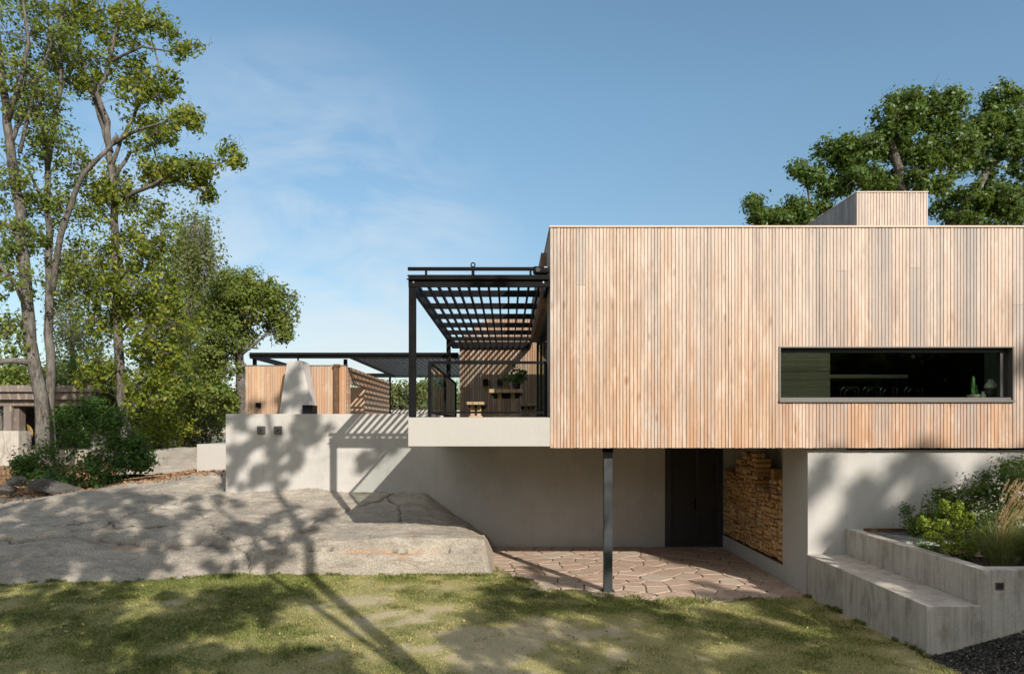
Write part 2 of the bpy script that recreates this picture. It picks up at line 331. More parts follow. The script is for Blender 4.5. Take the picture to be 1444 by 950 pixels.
def mesh_obj(name, V, F, mat, parent=None, smooth=False, bevel=0., origin=None):
    me = bpy.data.meshes.new(name)
    V = np.asarray(V, dtype=np.float64)
    if parent is not None: off = np.array(wloc(parent)); loc = (0, 0, 0)
    else:
        if origin is None:
            lo = V.min(0); hi = V.max(0); origin = ((lo[0] + hi[0]) / 2, (lo[1] + hi[1]) / 2, lo[2])
        off = np.array(origin); loc = tuple(origin)
    V = V - off
    if isinstance(F, np.ndarray):
        k = F.shape[1]; me.vertices.add(len(V)); me.vertices.foreach_set('co', V.astype(np.float32).ravel())
        me.loops.add(F.size); me.loops.foreach_set('vertex_index', F.astype(np.int32).ravel())
        me.polygons.add(len(F)); me.polygons.foreach_set('loop_start', np.arange(0, F.size, k, dtype=np.int32))
        me.update(calc_edges=True)
    else: me.from_pydata([tuple(v) for v in V], [], F)
    me.materials.append(mat)
    if smooth: me.polygons.foreach_set('use_smooth', np.ones(len(me.polygons), dtype=bool))
    me.update()
    o = bpy.data.objects.new(name, me); COL.objects.link(o); o.location = loc
    if parent is not None: o.parent = parent
    if bevel:
        b = o.modifiers.new('bevel', 'BEVEL'); b.width = bevel; b.segments = 2; b.limit_method = 'ANGLE'
    return o
def tag(o, label=None, cat=None, group=None, kind=None):
    if label: o['label'] = label
    if cat: o['category'] = cat
    if group: o['group'] = group
    if kind: o['kind'] = kind
    return o
def thing(name, loc, label, cat, group=None):
    o = bpy.data.objects.new(name, None); COL.objects.link(o); o.location = loc; o.empty_display_size = .2
    return tag(o, label, cat, group)
def copy_tree(o, parent=None):
    c = o.copy(); COL.objects.link(c); c.parent = parent
    for ch in [x for x in o.children]: copy_tree(ch, c)
    return c
# value noise
_lat = RNG.random((256, 256))
def vnoise(x, y):
    xi = np.floor(x).astype(int); yi = np.floor(y).astype(int); fx = x - xi; fy = y - yi
    fx = fx * fx * (3 - 2 * fx); fy = fy * fy * (3 - 2 * fy); g = lambda a, b: _lat[a & 255, b & 255]
    return (g(xi, yi) * (1 - fx) + g(xi + 1, yi) * fx) * (1 - fy) + (g(xi, yi + 1) * (1 - fx) + g(xi + 1, yi + 1) * fx) * fy
def fbm(x, y, o=5, s=1.):
    x = np.asarray(x, float) * s; y = np.asarray(y, float) * s; t = 0; a = .5
    for i in range(o): t = t + a * vnoise(x * 2 ** i + 17.3 * i, y * 2 ** i + 9.1 * i); a *= .5
    return t
def sstep(a, b, x):
    t = np.clip((np.asarray(x, float) - a) / (b - a), 0, 1); return t * t * (3 - 2 * t)
def color_attr(o, cols):
    a = o.data.color_attributes.new('tone', 'FLOAT_COLOR', 'POINT'); c = np.ones((len(cols), 4), dtype=np.float32); c[:, :3] = cols
    a.data.foreach_set('color', c.ravel())
def leaves(name, C, size, mat, parent, flat=.0, aspect=.55, rng=None, O=None):
    """C: N x 3 leaf centres -> one mesh of small folded leaf blades"""
    rng = rng or RNG; n = len(C); C = np.asarray(C)
    b = rng.normal(size=(n, 3)) * .62; b[:, 2] += flat * .6
    if O is not None: b = b + O * 1.05
    else: b = b * 1.6
    b /= np.linalg.norm(b, axis=1, keepdims=True)
    a = rng.normal(size=(n, 3)); a = a - b * (a * b).sum(1, keepdims=True); a /= np.linalg.norm(a, axis=1, keepdims=True)
    w = np.cross(a, b); s = size * rng.uniform(.45, 1.5, (n, 1)); asp = aspect
    v0 = C - a * s * .5; v2 = C + a * s * .5; v1 = C + w * s * asp * .5 + b * s * .13 + a * s * .08; v3 = C - w * s * asp * .5 + b * s * .13 + a * s * .08
    V = np.stack([v0, v1, v2, v3], 1).reshape(-1, 3); F = np.arange(4 * n).reshape(n, 4)
    return mesh_obj(name, V, F, mat, parent)
def wander(a, b, n=4, amp=.08, sag=0.):
    a = Vector(a); b = Vector(b); L_ = (b - a).length; out = [a]
    for i in range(1, n):
        t = i / n; p = a.lerp(b, t) + Vector((random.gauss(0, 1), random.gauss(0, 1), random.gauss(0, .7))) * amp * L_ / n
        p.z += sag * L_ * 4 * t * (1 - t); out.append(p)
    out.append(b); return out
def tree(name, label, cat, base, limbs, clumps, leafmat, barkmat, leaf=.11, tufts=14, per=22, tuft_r=.22, group=None, flat=.4, twig=.012, droop=0., aspect=.6, sq=.75, nside=7):
    """limbs: [(points, radii)]; clumps: [(centre, radius)] - each clump is reached by a branch from the nearest wood"""
    t = thing(name, base, label, cat, group)
    wood = MB(); skel = []
    for pts, rad in limbs:
        q = [Vector(p) for p in pts]; fine = []; fr = []
        for i in range(len(q) - 1):
            for k in range(3):
                u = k / 3; fine.append(q[i].lerp(q[i + 1], u) + Vector((random.gauss(0, 1), random.gauss(0, 1), 0)) * rad[i] * .18); fr.append(rad[i] * (1 - u) + rad[i + 1] * u)
        fine.append(q[-1]); fr.append(rad[-1])
        wood.tube(fine, fr, nside)
        skel += [(p, r) for p, r in zip(fine, fr)]
    SP = [s for s in skel]; C = []; OO = []
    def near(c):
        best = min(SP, key=lambda s: (s[0] - c).length + max(0, s[0].z - c.z) * .9 + (.6 if s[1] > .14 else 0)); return best
    cl = sorted([(Vector(c), r) for c, r in clumps], key=lambda cr: near(cr[0])[0].__sub__(cr[0]).length)
    for c, r in cl:
        p, pr = near(c); d = (c - p).length
        if d > .15:
            w = wander(p, c, 5, .22, .05); r0 = min(pr * .7, .014 + d * .016)
            rr = [r0 * (1 - i / 5) + .008 * i / 5 for i in range(6)]
            wood.tube(w, rr, 5); SP += [(q, rq) for q, rq in zip(w[1:], rr[1:])]
        for k in range(2 if leaf > .1 and r < .9 else 0):
            v = Vector((random.gauss(0, 1), random.gauss(0, 1), random.gauss(.2, 1))).normalized() * r * random.uniform(1.0, 1.9); wood.tube(wander(c, c + v, 3, .35), [.011, .009, .006, .003], 3, False)
        for k in range(tufts):
            v = Vector((random.gauss(0, 1), random.gauss(0, 1), random.gauss(0, 1))).normalized() * r * random.uniform(.35, 1.) ** .6
            v.z *= sq; q = c + v; q.z -= droop * random.random()
            wood.tube(wander(c + v * .1, q, 2, .2), [twig * .8, twig * .6, twig * .3], 3, False)
            m_ = int(per * random.uniform(.5, 1.4)); G = RNG.normal(size=(m_, 3)) * tuft_r * random.uniform(.6, 1.2)
            if droop: G[:, 2] *= 3.2; G[:, :2] *= .45
            C.append(np.array(q) + G); o_ = G / (np.linalg.norm(G, axis=1, keepdims=True) + 1e-6) * .8 + np.array(v / (v.length + 1e-6)) * .5; OO.append(o_)
    wood.build('trunk', barkmat, t, smooth=True)
    if C: leaves('crown', np.concatenate(C), leaf, leafmat, t, flat, aspect, O=np.concatenate(OO))
    return t
def masses(lst, D):
    out = []
    for (px, py, rx, ry, dd, n, r) in lst:
        for _ in range(n):
            while True:
                u, v, w = random.uniform(-1, 1), random.uniform(-1, 1), random.uniform(-1, 1)
                if u * u + v * v + w * w < 1: break
            d = D + dd + w * max(.6, rx * D / 963 * .8); out.append((P(px + u * rx, py + v * ry, d), r * random.uniform(.75, 1.2)))
    return out
def limb(pts, D, r0, r1):
    n = len(pts); return ([P(p[0], p[1], D + (p[2] if len(p) > 2 else 0)) for p in pts], [r0 + (r1 - r0) * i / (n - 1) for i in range(n)])

# ------------------------------------------------------------------ terrain
def back_land(x, y):
    t = .85 + .6 * sstep(-14, -8, x) + .02 * np.clip(y - 17, 0, 14)
    t = t - sstep(33, 50, y) * 5.5 + sstep(282, 300, y) * 6.5 + sstep(300, 700, y) * 10
    return t
RX = np.array([-30, -18, -13, -10, -8.5, -7, -5, -3.8, -1.9, -.9, -.45, -.30, .1])
RY = np.array([11.6, 12.05, 12.6, 12.92, 12.97, 13.05, 13.10, 13.6, 14.3, 15.2, 16.0, 17.3, 18.5, 20.])
RZ = np.array([
 [-0.2, 0, 0.1, 0.16, 0.174, 0.19, 0.2, 0.28, 0.36, 0.45, 0.5, 0.55, 0.5, 0.3],
 [-0.2, 0, 0.1, 0.16, 0.174, 0.19, 0.2, 0.28, 0.36, 0.45, 0.52, 0.6, 0.5, 0.3],
 [-0.2, 0, 0.14, 0.22, 0.238, 0.258, 0.27, 0.36, 0.5, 0.65, 0.75, 0.84, 0.7, 0.5],
 [-0.2, 0.04, 0.24, 0.34, 0.361, 0.385, 0.4, 0.54, 0.72, 0.92, 1.08, 1.28, 1.2, 1],
 [-0.3, -0.03, 0.2, 0.32, 0.341, 0.365, 0.38, 0.54, 0.76, 1, 1.2, 1.54, 1.4, 1.1],
 [-0.3, -0.15, 0.08, 0.24, 0.268, 0.3, 0.32, 0.48, 0.72, 1, 1.22, 1.66, 1.5, 1.2],
 [-0.4, -0.35, -0.22, 0.05, 0.152, 0.268, 0.34, 0.5, 0.74, 1.02, 1.26, 1.7, 1.6, 1.4],
 [-0.4, -0.4, -0.35, -0.12, 0.34, 0.4, 0.58, 0.7, 0.86, 1.06, 1.27, 1.7, 1.7, 1.6],
 [-0.4, -0.4, -0.35, -0.12, 0.34, 0.4, 0.66, 0.72, 0.84, 1.05, 1.26, 1.5, 1.5, 1.5],
 [-0.4, -0.4, -0.35, -0.12, 0.34, 0.4, 0.66, 0.7, 0.7, 0.66, 0.48, 0.4, 0.4, 0.4],
 [-0.4, -0.4, -0.35, -0.12, 0.34, 0.4, 0.6, 0.62, 0.46, 0.32, 0.2, 0.1, 0.1, 0.1],
 [-0.5, -0.5, -0.45, -0.35, -0.2, -0.05, -0.05, 0.08, -0.02, -0.1, -0.15, -0.2, -0.2, -0.2],
 [-0.6, -0.6, -0.6, -0.6, -0.6, -0.6, -0.6, -0.6, -0.6, -0.6, -0.6, -0.6, -0.6, -0.6]])
def ridged(x, y, s): return 1 - np.abs(2 * fbm(x, y, 4, s) - .96) * 2
def rock_z(x, y, parts=False):
    x = np.asarray(x, float); y = np.asarray(y, float); shelf = sstep(-4.6, -3.6, x)
    xw = x + (fbm(x, y, 3, .6) - .48) * .5 * sstep(-.4, -2, x); yw = y - .03 + (fbm(x + 40, y * .4, 4, 1.1) - .48) * (.42 - .38 * shelf)
    i = np.clip(np.searchsorted(RX, xw) - 1, 0, len(RX) - 2); j = np.clip(np.searchsorted(RY, yw) - 1, 0, len(RY) - 2)
    u = np.clip((xw - RX[i]) / (RX[i + 1] - RX[i]), 0, 1); v = np.clip((yw - RY[j]) / (RY[j + 1] - RY[j]), 0, 1)
    z = (RZ[i, j] * (1 - u) + RZ[i + 1, j] * u) * (1 - v) + (RZ[i, j + 1] * (1 - u) + RZ[i + 1, j + 1] * u) * v
    z = z + (fbm(x * .7 + y * .3, y * 1.6, 5, .8) - .48) * .24 * (1 - .85 * shelf) + (fbm(x * 1.0 + y, y * 2.4, 4, 3.2) - .48) * (.10 - .05 * shelf) + (fbm(x, y, 3, 11.) - .45) * .035
    # split blocks: each patch of the crust sits a little higher or lower
    q = np.floor(fbm(x * .8 - y * .6, y * .9 + x * .3, 3, .8) * 9); z = z + (np.sin(q * 12.9) * .5) * .05
    crack = 0 * z
    def joint(d, w, depth, on):
        nonlocal z, crack
        m_ = np.exp(-(d / w) ** 2) * on; z = z - depth * m_; crack = np.maximum(crack, np.exp(-(d / (w * .75)) ** 2) * on)
    wob = (fbm(x, y * 0, 4, 3.) - .48)
    c1 = y - (13.75 + .12 * np.sin(x * 1.3) + .30 * wob + .02 * x); joint(c1, .03, .10, sstep(-3.0, -4.4, x)); z = z + .07 * sstep(-.03, .12, c1) * sstep(-3.4, -4.6, x) * sstep(1.5, .3, c1)
    n2_ = (fbm(x, y, 4, 2.) - .48)
    joint((x + 8.3) - (y - 14.5) * .75 + n2_ * .5, .03, .09, sstep(13.7, 14.0, y) * sstep(16.6, 15.9, y))
    joint((x + 9.9) - (y - 13.2) * 1.1 + n2_ * .6, .025, .06, sstep(13.9, 13.4, y))
    joint((x + 3.0) - (y - 15.5) * .75 + (fbm(x, y, 3, 2.4) - .48) * .4, .035, .13, sstep(13.3, 13.6, y) * sstep(-5.5, -4.6, x))
    joint((x + 2.5) + (y - 15.2) * .35 + n2_ * .5, .022, .05, sstep(14.0, 14.3, y)); joint(y - 14.9 - .25 * x * .3 + n2_ * .5, .02, .04, sstep(-11, -10.4, x) * sstep(-6.5, -7.2, x))
    joint((x + 5.9) + (y - 14.) * .9 + n2_ * .5, .018, .04, sstep(15.4, 15., y)); joint((x + 2.6) + n2_ * .4 + (y - 13) * .3, .012, .03, sstep(13.5, 13.35, y) * shelf)
    stain = np.exp(-((z - .40 - .12 * wob) / .022) ** 2) * shelf * sstep(13.6, 13.3, y) * sstep(.40, .62, fbm(x, y * 0 + 3, 3, 1.4)); joint(z - .43 - .12 * wob, .008, .05, shelf * sstep(13.4, 13.2, y)); z = z - .03 * stain
    if parts: return z, np.clip(crack, 0, 1), np.clip(stain + .6 * np.exp(-((c1 + .12) / .08) ** 2) * (fbm(x, y, 3, 1.5) > .55), 0, 1)
    return z
def pave_front(x): return np.interp(x, [-.6, -.1, .6, 1.7, 3.2, 4.4, 5.1], [14.6, 13.3, 11.9, 11.4, 11.05, 11.15, 11.35])
def ground_z(x, y):
    x = np.asarray(x, float); y = np.asarray(y, float)
    z = .03 * np.clip(11.4 - y, 0, 8) * sstep(2, 5, x) + .30 * np.clip(x - 5.15, 0, 6) * sstep(8.9, 8.0, y) * (x > 5)
    z = z + (fbm(x, y, 4, .9) - .5) * .05 * sstep(11.3, 10.6, y) + (fbm(x, y, 3, 3.) - .5) * .03 * (y < 11.2)
    z = z + sstep(-5.5, -9, x) * sstep(11.9, 11.2, y) * .03
    bl = sstep(15.5, 18.2, y)
    z = z * (1 - bl) + back_land(x, y) * bl
    # under the outcrop the soil lies below the rock
    rk = rock_z(x, y); z = np.where((y > 11.8) & (y < 18.2) & (x < .1) & (rk > .05), np.minimum(z, rk - .25), z)
    inside = (x > -6.2) & (y > 15.9) & (y < 31); z = np.where(inside, -.3, z)
    z = np.where((x > 4.9) & (y > 11.3) & (y < 31), -.3, z)
    pvf = pave_front(x) + .12; z = np.where((x > -.75) & (x <= 5.1) & (y > pvf) & (y < 16.2), -.09, np.where((x > -.75) & (x <= 5.1) & (y > 10.4) & (y <= pvf), z * .5 - .004, z))
    z = np.where((x > 5.3) & (y > 8.25) & (y < 11.5), -.2, z)
    return z
def axis(fine0, fine1, st, lo, hi):
    a = list(np.arange(fine0, fine1, st)); d = st; v = fine0
    while v > lo: d *= 1.25; v -= d; a.insert(0, v)
    d = st; v = a[-1]
    while v < hi: d *= 1.18; v += d; a.append(v)
    return np.array(a)
def grid_obj(name, xs, ys, zf, mat, smooth=True):
    X, Y = np.meshgrid(xs, ys); Z = zf(X, Y); V = np.stack([X, Y, Z], -1).reshape(-1, 3)
    nx, ny = len(xs), len(ys); i = np.arange(nx - 1)[None, :] + np.arange(ny - 1)[:, None] * nx
    F = np.stack([i, i + 1, i + 1 + nx, i + nx], -1).reshape(-1, 4)
    return mesh_obj(name, V, F, mat, smooth=smooth, origin=(0, 0, 0)), V
def greenness(x, y):
    """0 = dry straw / bare soil ... 1 = lush"""
    g = .62 + (fbm(x, y, 4, .75) - .48) * 2.6 + (fbm(x + 30, y, 3, 3.) - .48) * 1.3
    dry = np.exp(-(((x + 1.6) / 2.3) ** 2 + ((y - 9.2) / 1.6) ** 2)); g = g - .26 * dry
    dry2 = np.exp(-(((x - 2.6) / 2.6) ** 2 + ((y - 8.5) / .9) ** 2)); g = g - .10 * dry2
    g = g + .4 * sstep(-2.5, -5, x)
    return np.clip(g, 0, 1)
m = MAT('lawn_soil'); at = m.n('ShaderNodeAttribute', attribute_name='tone'); n1 = m.noise(m.coord(), 14, 7, .7); n2 = m.noise(m.coord(), 90, 3, .7)
c = m.mix(m.mr(n1, .3, .7, 0, .6), at.outputs[0], m.mix(.35, at.outputs[0], (.10, .075, .04)))
c = m.mix(m.mr(n2, .45, .7, 0, .5), c, (.28, .23, .15)); m.col(c); m.set(.95, 0, .15); m.bump(m.math('ADD', n1, n2), .8, .02); M['soil'] = m.m
xs = axis(-13, 8.5, .11, -900, 900); ys = axis(5, 20, .11, -120, 1200)
ground, GV = grid_obj('ground', xs, ys, ground_z, M['soil'])
g = greenness(GV[:, 0], GV[:, 1])[:, None]
tone = np.array([.43, .38, .17]) * (1 - g) + np.array([.25, .24, .075]) * g
sandy = sstep(.16, .02, g); tone = tone * (1 - sandy * .6) + np.array([.62, .52, .38]) * sandy * .6
bk = sstep(17, 18.5, GV[:, 1])[:, None]; needle = np.array([.26, .15, .085]); tone = tone * (1 - bk) + needle * bk
grn = sstep(300, 340, GV[:, 1])[:, None]; tone = tone * (1 - grn) + np.array([.1, .1, .04]) * grn
mul = ((GV[:, 0] > 5.0) & (GV[:, 1] < 8.3))[:, None]; tone = np.where(mul, np.array([.035, .032, .03]), tone)
color_attr(ground, tone); tag(ground, kind='structure')
xs = np.concatenate([np.arange(-30, -12.6, .22), np.arange(-12.6, .12, .036)]); ys = np.concatenate([np.arange(11.6, 12.9, .045), np.arange(12.9, 13.2, .018), np.arange(13.2, 16.1, .036), np.arange(16.1, 20, .08)])
def rz(x, y):
    z = rock_z(x, y); z = z - .8 * sstep(18.3, 19.8, y + (fbm(x, y, 3, .5) - .5) * 1.6); return np.where((x > -6.2) & (y > 16.08), .2, z)
rock, RV = grid_obj('rock_outcrop', xs, ys, rz, M['rock'], False); _, ck, stn = rock_z(RV[:, 0], RV[:, 1], True); color_attr(rock, np.stack([ck, stn, 0 * ck], 1)); tag(rock, kind='structure')
# water
w = MB().add([(-900, 36, -.8), (900, 36, -.8), (900, 420, -.8), (-900, 420, -.8)], [(0, 1, 2, 3)]).build('water', M['water']); tag(w, kind='structure')

# ------------------------------------------------------------------ flagstone paving
def clip(poly, p, n):
    out = []
    for i in range(len(poly)):
        a, b = poly[i], poly[(i + 1) % len(poly)]; da = (a - p) @ n; db = (b - p) @ n
        if da <= 0: out.append(a)
        if da * db < 0: out.append(a + (b - a) * da / (da - db))
    return out
seeds = []
for _ in range(6000):
    q = np.array([random.uniform(-1.2, 5.6), random.uniform(10.3, 16.4)]); rr = random.uniform(.15, .40)
    if all(np.hypot((q[0] - s[0][0]) * .8, q[1] - s[0][1]) > (rr + s[1]) * .62 for s in seeds): seeds.append((q, rr))
pv = MB()
for i, (q, _) in enumerate(seeds):
    if q[1] < pave_front(q[0]) + random.uniform(-.25, .2) or q[0] < -.75 + (16 - q[1]) * .1: continue
    poly = [q + np.array(d) for d in ((-1, -1), (1, -1), (1, 1), (-1, 1))]
    for j, (o, _) in enumerate(seeds):
        if i != j and np.hypot(*(o - q)) < 1.8:
            d = (o - q); n = d / np.hypot(*d); poly = clip(poly, (q + o) / 2 - n * .003, n)
            if not poly: break
    if len(poly) < 3: continue
    poly = clip(poly, np.array([0, 15.98]), np.array([0, 1.])); poly = clip(poly, np.array([5.02, 0]), np.array([1., 0])) if poly else poly
    if len(poly) < 3: continue
    # chipped, uneven outline
    pts = []
    for k in range(len(poly)):
        a, b = poly[k], poly[(k + 1) % len(poly)]; L_ = np.hypot(*(b - a)); ns = max(1, int(L_ / .09))
        for s_ in range(ns):
            pt = a + (b - a) * s_ / ns; inn = q - pt; pts.append(pt + inn / (np.hypot(*inn) + 1e-6) * random.uniform(0, .016) + (inn * .03 if s_ == 0 else 0))
    zt = .000 + random.uniform(-.003, .004); tx, ty = random.gauss(0, .006), random.gauss(0, .006); n = len(pts)
    zz = lambda p_, k: zt + (p_[0] - q[0]) * tx + (p_[1] - q[1]) * ty - k
    ins = [p_ + (q - p_) * .05 for p_ in pts]
    pv.add([(p_[0], p_[1], -.08) for p_ in pts] + [(p_[0], p_[1], zz(p_, .008)) for p_ in pts] + [(p_[0], p_[1], zz(p_, 0)) for p_ in ins],
           [tuple(range(2 * n, 3 * n))] + [(k, (k + 1) % n, n + (k + 1) % n, n + k) for k in range(n)] + [(n + k, n + (k + 1) % n, 2 * n + (k + 1) % n, 2 * n + k) for k in range(n)])
m = MAT('red_brown_flagstone'); n1 = m.noise(m.coord(), 3.2, 7, .65); n2 = m.noise(m.coord(), 32, 5, .7)
c = m.ramp(m.island(), [(0., (.39, .275, .205)), (.3, (.46, .325, .245)), (.6, (.39, .285, .22)), (.85, (.50, .39, .30)), (1., (.46, .41, .34))])
c = m.mix(m.mr(n1, .35, .68, 0, .65), c, (.55, .42, .32)); c = m.mix(m.mr(n2, .45, .72, 0, .5), c, (.30, .21, .165)); c = m.mix(m.mr(m.noise(m.coord((1, 2.5, 1)), 9, 6, .7), .55, .72, 0, .5), c, (.33, .22, .17))
m.col(c); m.set(.85, 0, .25); m.bump(m.math('ADD', n1, n2), .6, .02)
tag(pv.build('paving', m.m), kind='structure')
gm = m_plain('sandy_grout', (.13, .10, .075), .95, 0, .2, .5, 25, .8)
bd, _ = grid_obj('paving_bed', np.arange(-1.2, 5.05, .1), np.arange(10.7, 16, .1), lambda x, y: -.012 + (fbm(x, y, 3, 4.) - .5) * .03 - .12 * sstep(.25, -.2, y - pave_front(x)), gm); tag(bd, kind='structure')

# ------------------------------------------------------------------ lawn blades
N = 420000
gx = RNG.uniform(-10.5, 6.5, N); gy = RNG.uniform(5.8, 13.7, N) ; 
gr = greenness(gx, gy); keep = RNG.random(N) < (.25 + .75 * gr)
# nearer blades need less crowding at the picture's edges
rzv = rock_z(gx, gy); gz = ground_z(gx, gy)
toe = np.where(gx < -.35, np.where(rzv > .03, 1, 0), 0)
edge = (gx > -.5) & (gy > pave_front(np.clip(gx, -.6, 5.1)) + (fbm(gx, gy, 3, 2.5) - .5) * 1.3 + .05)
tuftm = fbm(gx, gy, 3, 5.) > .62
bench = (gx > 4.93) & (gy > 8.0); mulch = (gx > 4.95 - RNG.exponential(.04, N)) & (gy < 8.3 + 0.35 * (gx - 5)) & (gx > 4.8)
keep &= (toe == 0) & (~edge | (tuftm & (RNG.random(N) < .10) & (gy < pave_front(np.clip(gx, -.6, 5.1)) + 1.6))) & ~bench & ~mulch & (np.abs(gx) < .80 * gy + .6)
gx, gy, gr, gz = gx[keep], gy[keep], gr[keep], gz[keep]; n = len(gx)
gz = np.where((gx > -.75) & (gy > 11.0), np.maximum(gz, -.012), gz)
h = (.009 + .024 * gr * RNG.random(n)) * (1 + 1.6 * sstep(.54, .66, fbm(gx, gy, 3, 2.2)) + 1.6 * (fbm(gx + 9, gy, 2, 9.) > .66)); ang = RNG.uniform(0, 2 * np.pi, n); ln = RNG.uniform(.3, 1.1, n) * h
wd = RNG.uniform(.0025, .0055, n) * (1.25 if True else 1); la = RNG.uniform(0, 2 * np.pi, n)
B = np.stack([gx, gy, gz - .004], 1); W = np.stack([np.cos(ang) * wd, np.sin(ang) * wd, 0 * wd], 1)
T = B + np.stack([np.cos(la) * ln, np.sin(la) * ln, h + .004], 1); Mi = (B + T) / 2 + np.stack([0 * h, 0 * h, h * .18], 1)
V = np.stack([B - W, B + W, Mi + W * .8, T, Mi - W * .8], 1).reshape(-1, 3); F = np.arange(5 * n).reshape(n, 5)
gc = np.clip(gr + RNG.normal(0, .22, n), 0, 1)[:, None]
bc = np.array([.58, .51, .23]) * (1 - gc) + np.array([.17, .205, .045]) * gc; moss = (sstep(.50, .64, fbm(gx + 60, gy, 4, 1.6)) * .7)[:, None]; bc = bc * (1 - moss) + np.array([.10, .135, .03]) * moss; bc *= RNG.uniform(.55, 1.35, (n, 1)) * (1 + .0 * gc)
m = MAT('grass_blade'); at = m.n('ShaderNodeAttribute', attribute_name='tone'); m.col(at.outputs[0]); m.set(.6, 0, .25)
tr = m.n('ShaderNodeBsdfTranslucent'); m.link(at.outputs[0], tr.inputs[0]); ms = m.n('ShaderNodeMixShader', {0: .3}); m.link(m.b.outputs[0], ms.inputs[1]); m.link(tr.outputs[0], ms.inputs[2]); m.link(ms.outputs[0], m.out.inputs[0])
lawn = mesh_obj('grass', V, F, m.m, origin=(0, 0, 0)); color_attr(lawn, np.repeat(bc, 5, 0)); tag(lawn, 'short patchy green and straw lawn in front of the house', 'grass', kind='stuff')

# longer tufts where the mower does not reach: along the rock, the paving edge, the bench and the post
ex = []; ey = []; ez = []
yy_ = np.arange(11.7, 13.4, .02)
for x_ in RNG.uniform(-11, -.35, 7000):
    if fbm(x_ * 3., 1.5, 3, 1.) < .42: continue
    rr_ = rock_z(np.full_like(yy_, x_), yy_); k_ = np.argmax(rr_ > .02)
    if k_ == 0: continue
    y_ = yy_[k_] - abs(RNG.normal(0, .05)); ex.append(x_); ey.append(y_); ez.append(max(float(ground_z(x_, y_)), -.01))
for _ in range(2600):
    y_ = RNG.uniform(8.05, 11.4); x_ = 4.985 - abs(RNG.normal(0, .035))
    if fbm(y_ * 3, 2.5, 3, 1.) > .42: ex.append(x_); ey.append(y_); ez.append(float(ground_z(x_, y_)))
for _ in range(3000):
    x_ = RNG.uniform(-.4, 5.); y_ = float(pave_front(x_)) + RNG.normal(-.04, .10)
    if fbm(x_ * 2.5, 4.5, 3, 1.) > .47: ex.append(x_); ey.append(y_); ez.append(0.)
ex, ey, ez = map(np.array, (ex, ey, ez)); n = len(ex); h = RNG.uniform(.015, .075, n) * (.5 + fbm(ex, ey, 3, 3.)); ang = RNG.uniform(0, 6.28, n); la = RNG.uniform(0, 6.28, n); ln = RNG.uniform(.3, 1., n) * h; wd = RNG.uniform(.003, .006, n)
B = np.stack([ex, ey, ez - .006], 1); W = np.stack([np.cos(ang) * wd, np.sin(ang) * wd, 0 * wd], 1); T = B + np.stack([np.cos(la) * ln, np.sin(la) * ln, h], 1); Mi = (B + T) / 2 + np.stack([0 * h, 0 * h, h * .18], 1)
V = np.stack([B - W, B + W, Mi + W * .8, T, Mi - W * .8], 1).reshape(-1, 3); gm_ = m.m
bc = (np.array([.16, .20, .045]) * (1 - RNG.random((n, 1)) * .3) + RNG.random((n, 1)) ** 3 * np.array([.3, .24, .1])) * RNG.uniform(.6, 1.2, (n, 1))
edge_ = mesh_obj('grass_edge', V, np.arange(5 * n).reshape(n, 5), gm_, origin=(0, 0, 0)); color_attr(edge_, np.repeat(bc, 5, 0)); tag(edge_, 'longer uncut grass along the rock, paving and bench', 'grass', kind='stuff')

# fallen leaves and mulch chips
def chips(name, X, Y, zf, size, mat, label, cat):
    n = len(X); C = np.stack([X, Y, zf(X, Y) + size * .25], 1); o = leaves(name, C, size, mat, None, 1.2, .6); tag(o, label, cat, kind='stuff'); return o
n = 26000; X = RNG.uniform(4.95, 8.3, n); Y = RNG.uniform(5.6, 8.15, n); k = (X > 4.95 + RNG.exponential(.06, n)); X, Y = X[k], Y[k]
m = MAT('dark_chippings'); m.col(m.ramp(m.island(), [(0., (.02, .018, .017)), (.7, (.06, .055, .05)), (.95, (.15, .13, .11)), (1., (.3, .26, .2))])); m.set(.8)
chips('gravel', X, Y, ground_z, .035, m.m, 'dark bark and stone chippings below the planter wall', 'gravel')
n = 2600; X = RNG.uniform(-9, 5, n); Y = RNG.uniform(6, 12.4, n); m = MAT('dry_fallen_leaf'); m.col(m.ramp(m.island(), [(0., (.30, .20, .09)), (.6, (.38, .30, .14)), (1., (.22, .12, .06))])); m.set(.8); fl = m.m
X = X[:900]; Y = Y[:900]; chips('leaf_litter', X, Y, lambda x, y: ground_z(x, y) + .015, .045, fl, 'dry leaves scattered over the lawn', 'fallen leaves')
n = 26000; X = RNG.uniform(-22, -6.7, n); Y = RNG.uniform(17, 27, n); k = ~((X > -6.9)); needle_m = MAT('pine_needles'); needle_m.col(needle_m.ramp(needle_m.island(), [(0., (.22, .12, .06)), (.6, (.34, .2, .11)), (1., (.14, .09, .05))])); needle_m.set(.9)
chips('needle_litter', X, Y, lambda x, y: np.maximum(ground_z(x, y), rz(x, y)), .08, needle_m.m, 'brown needles and dry leaves behind the rock', 'leaf litter')
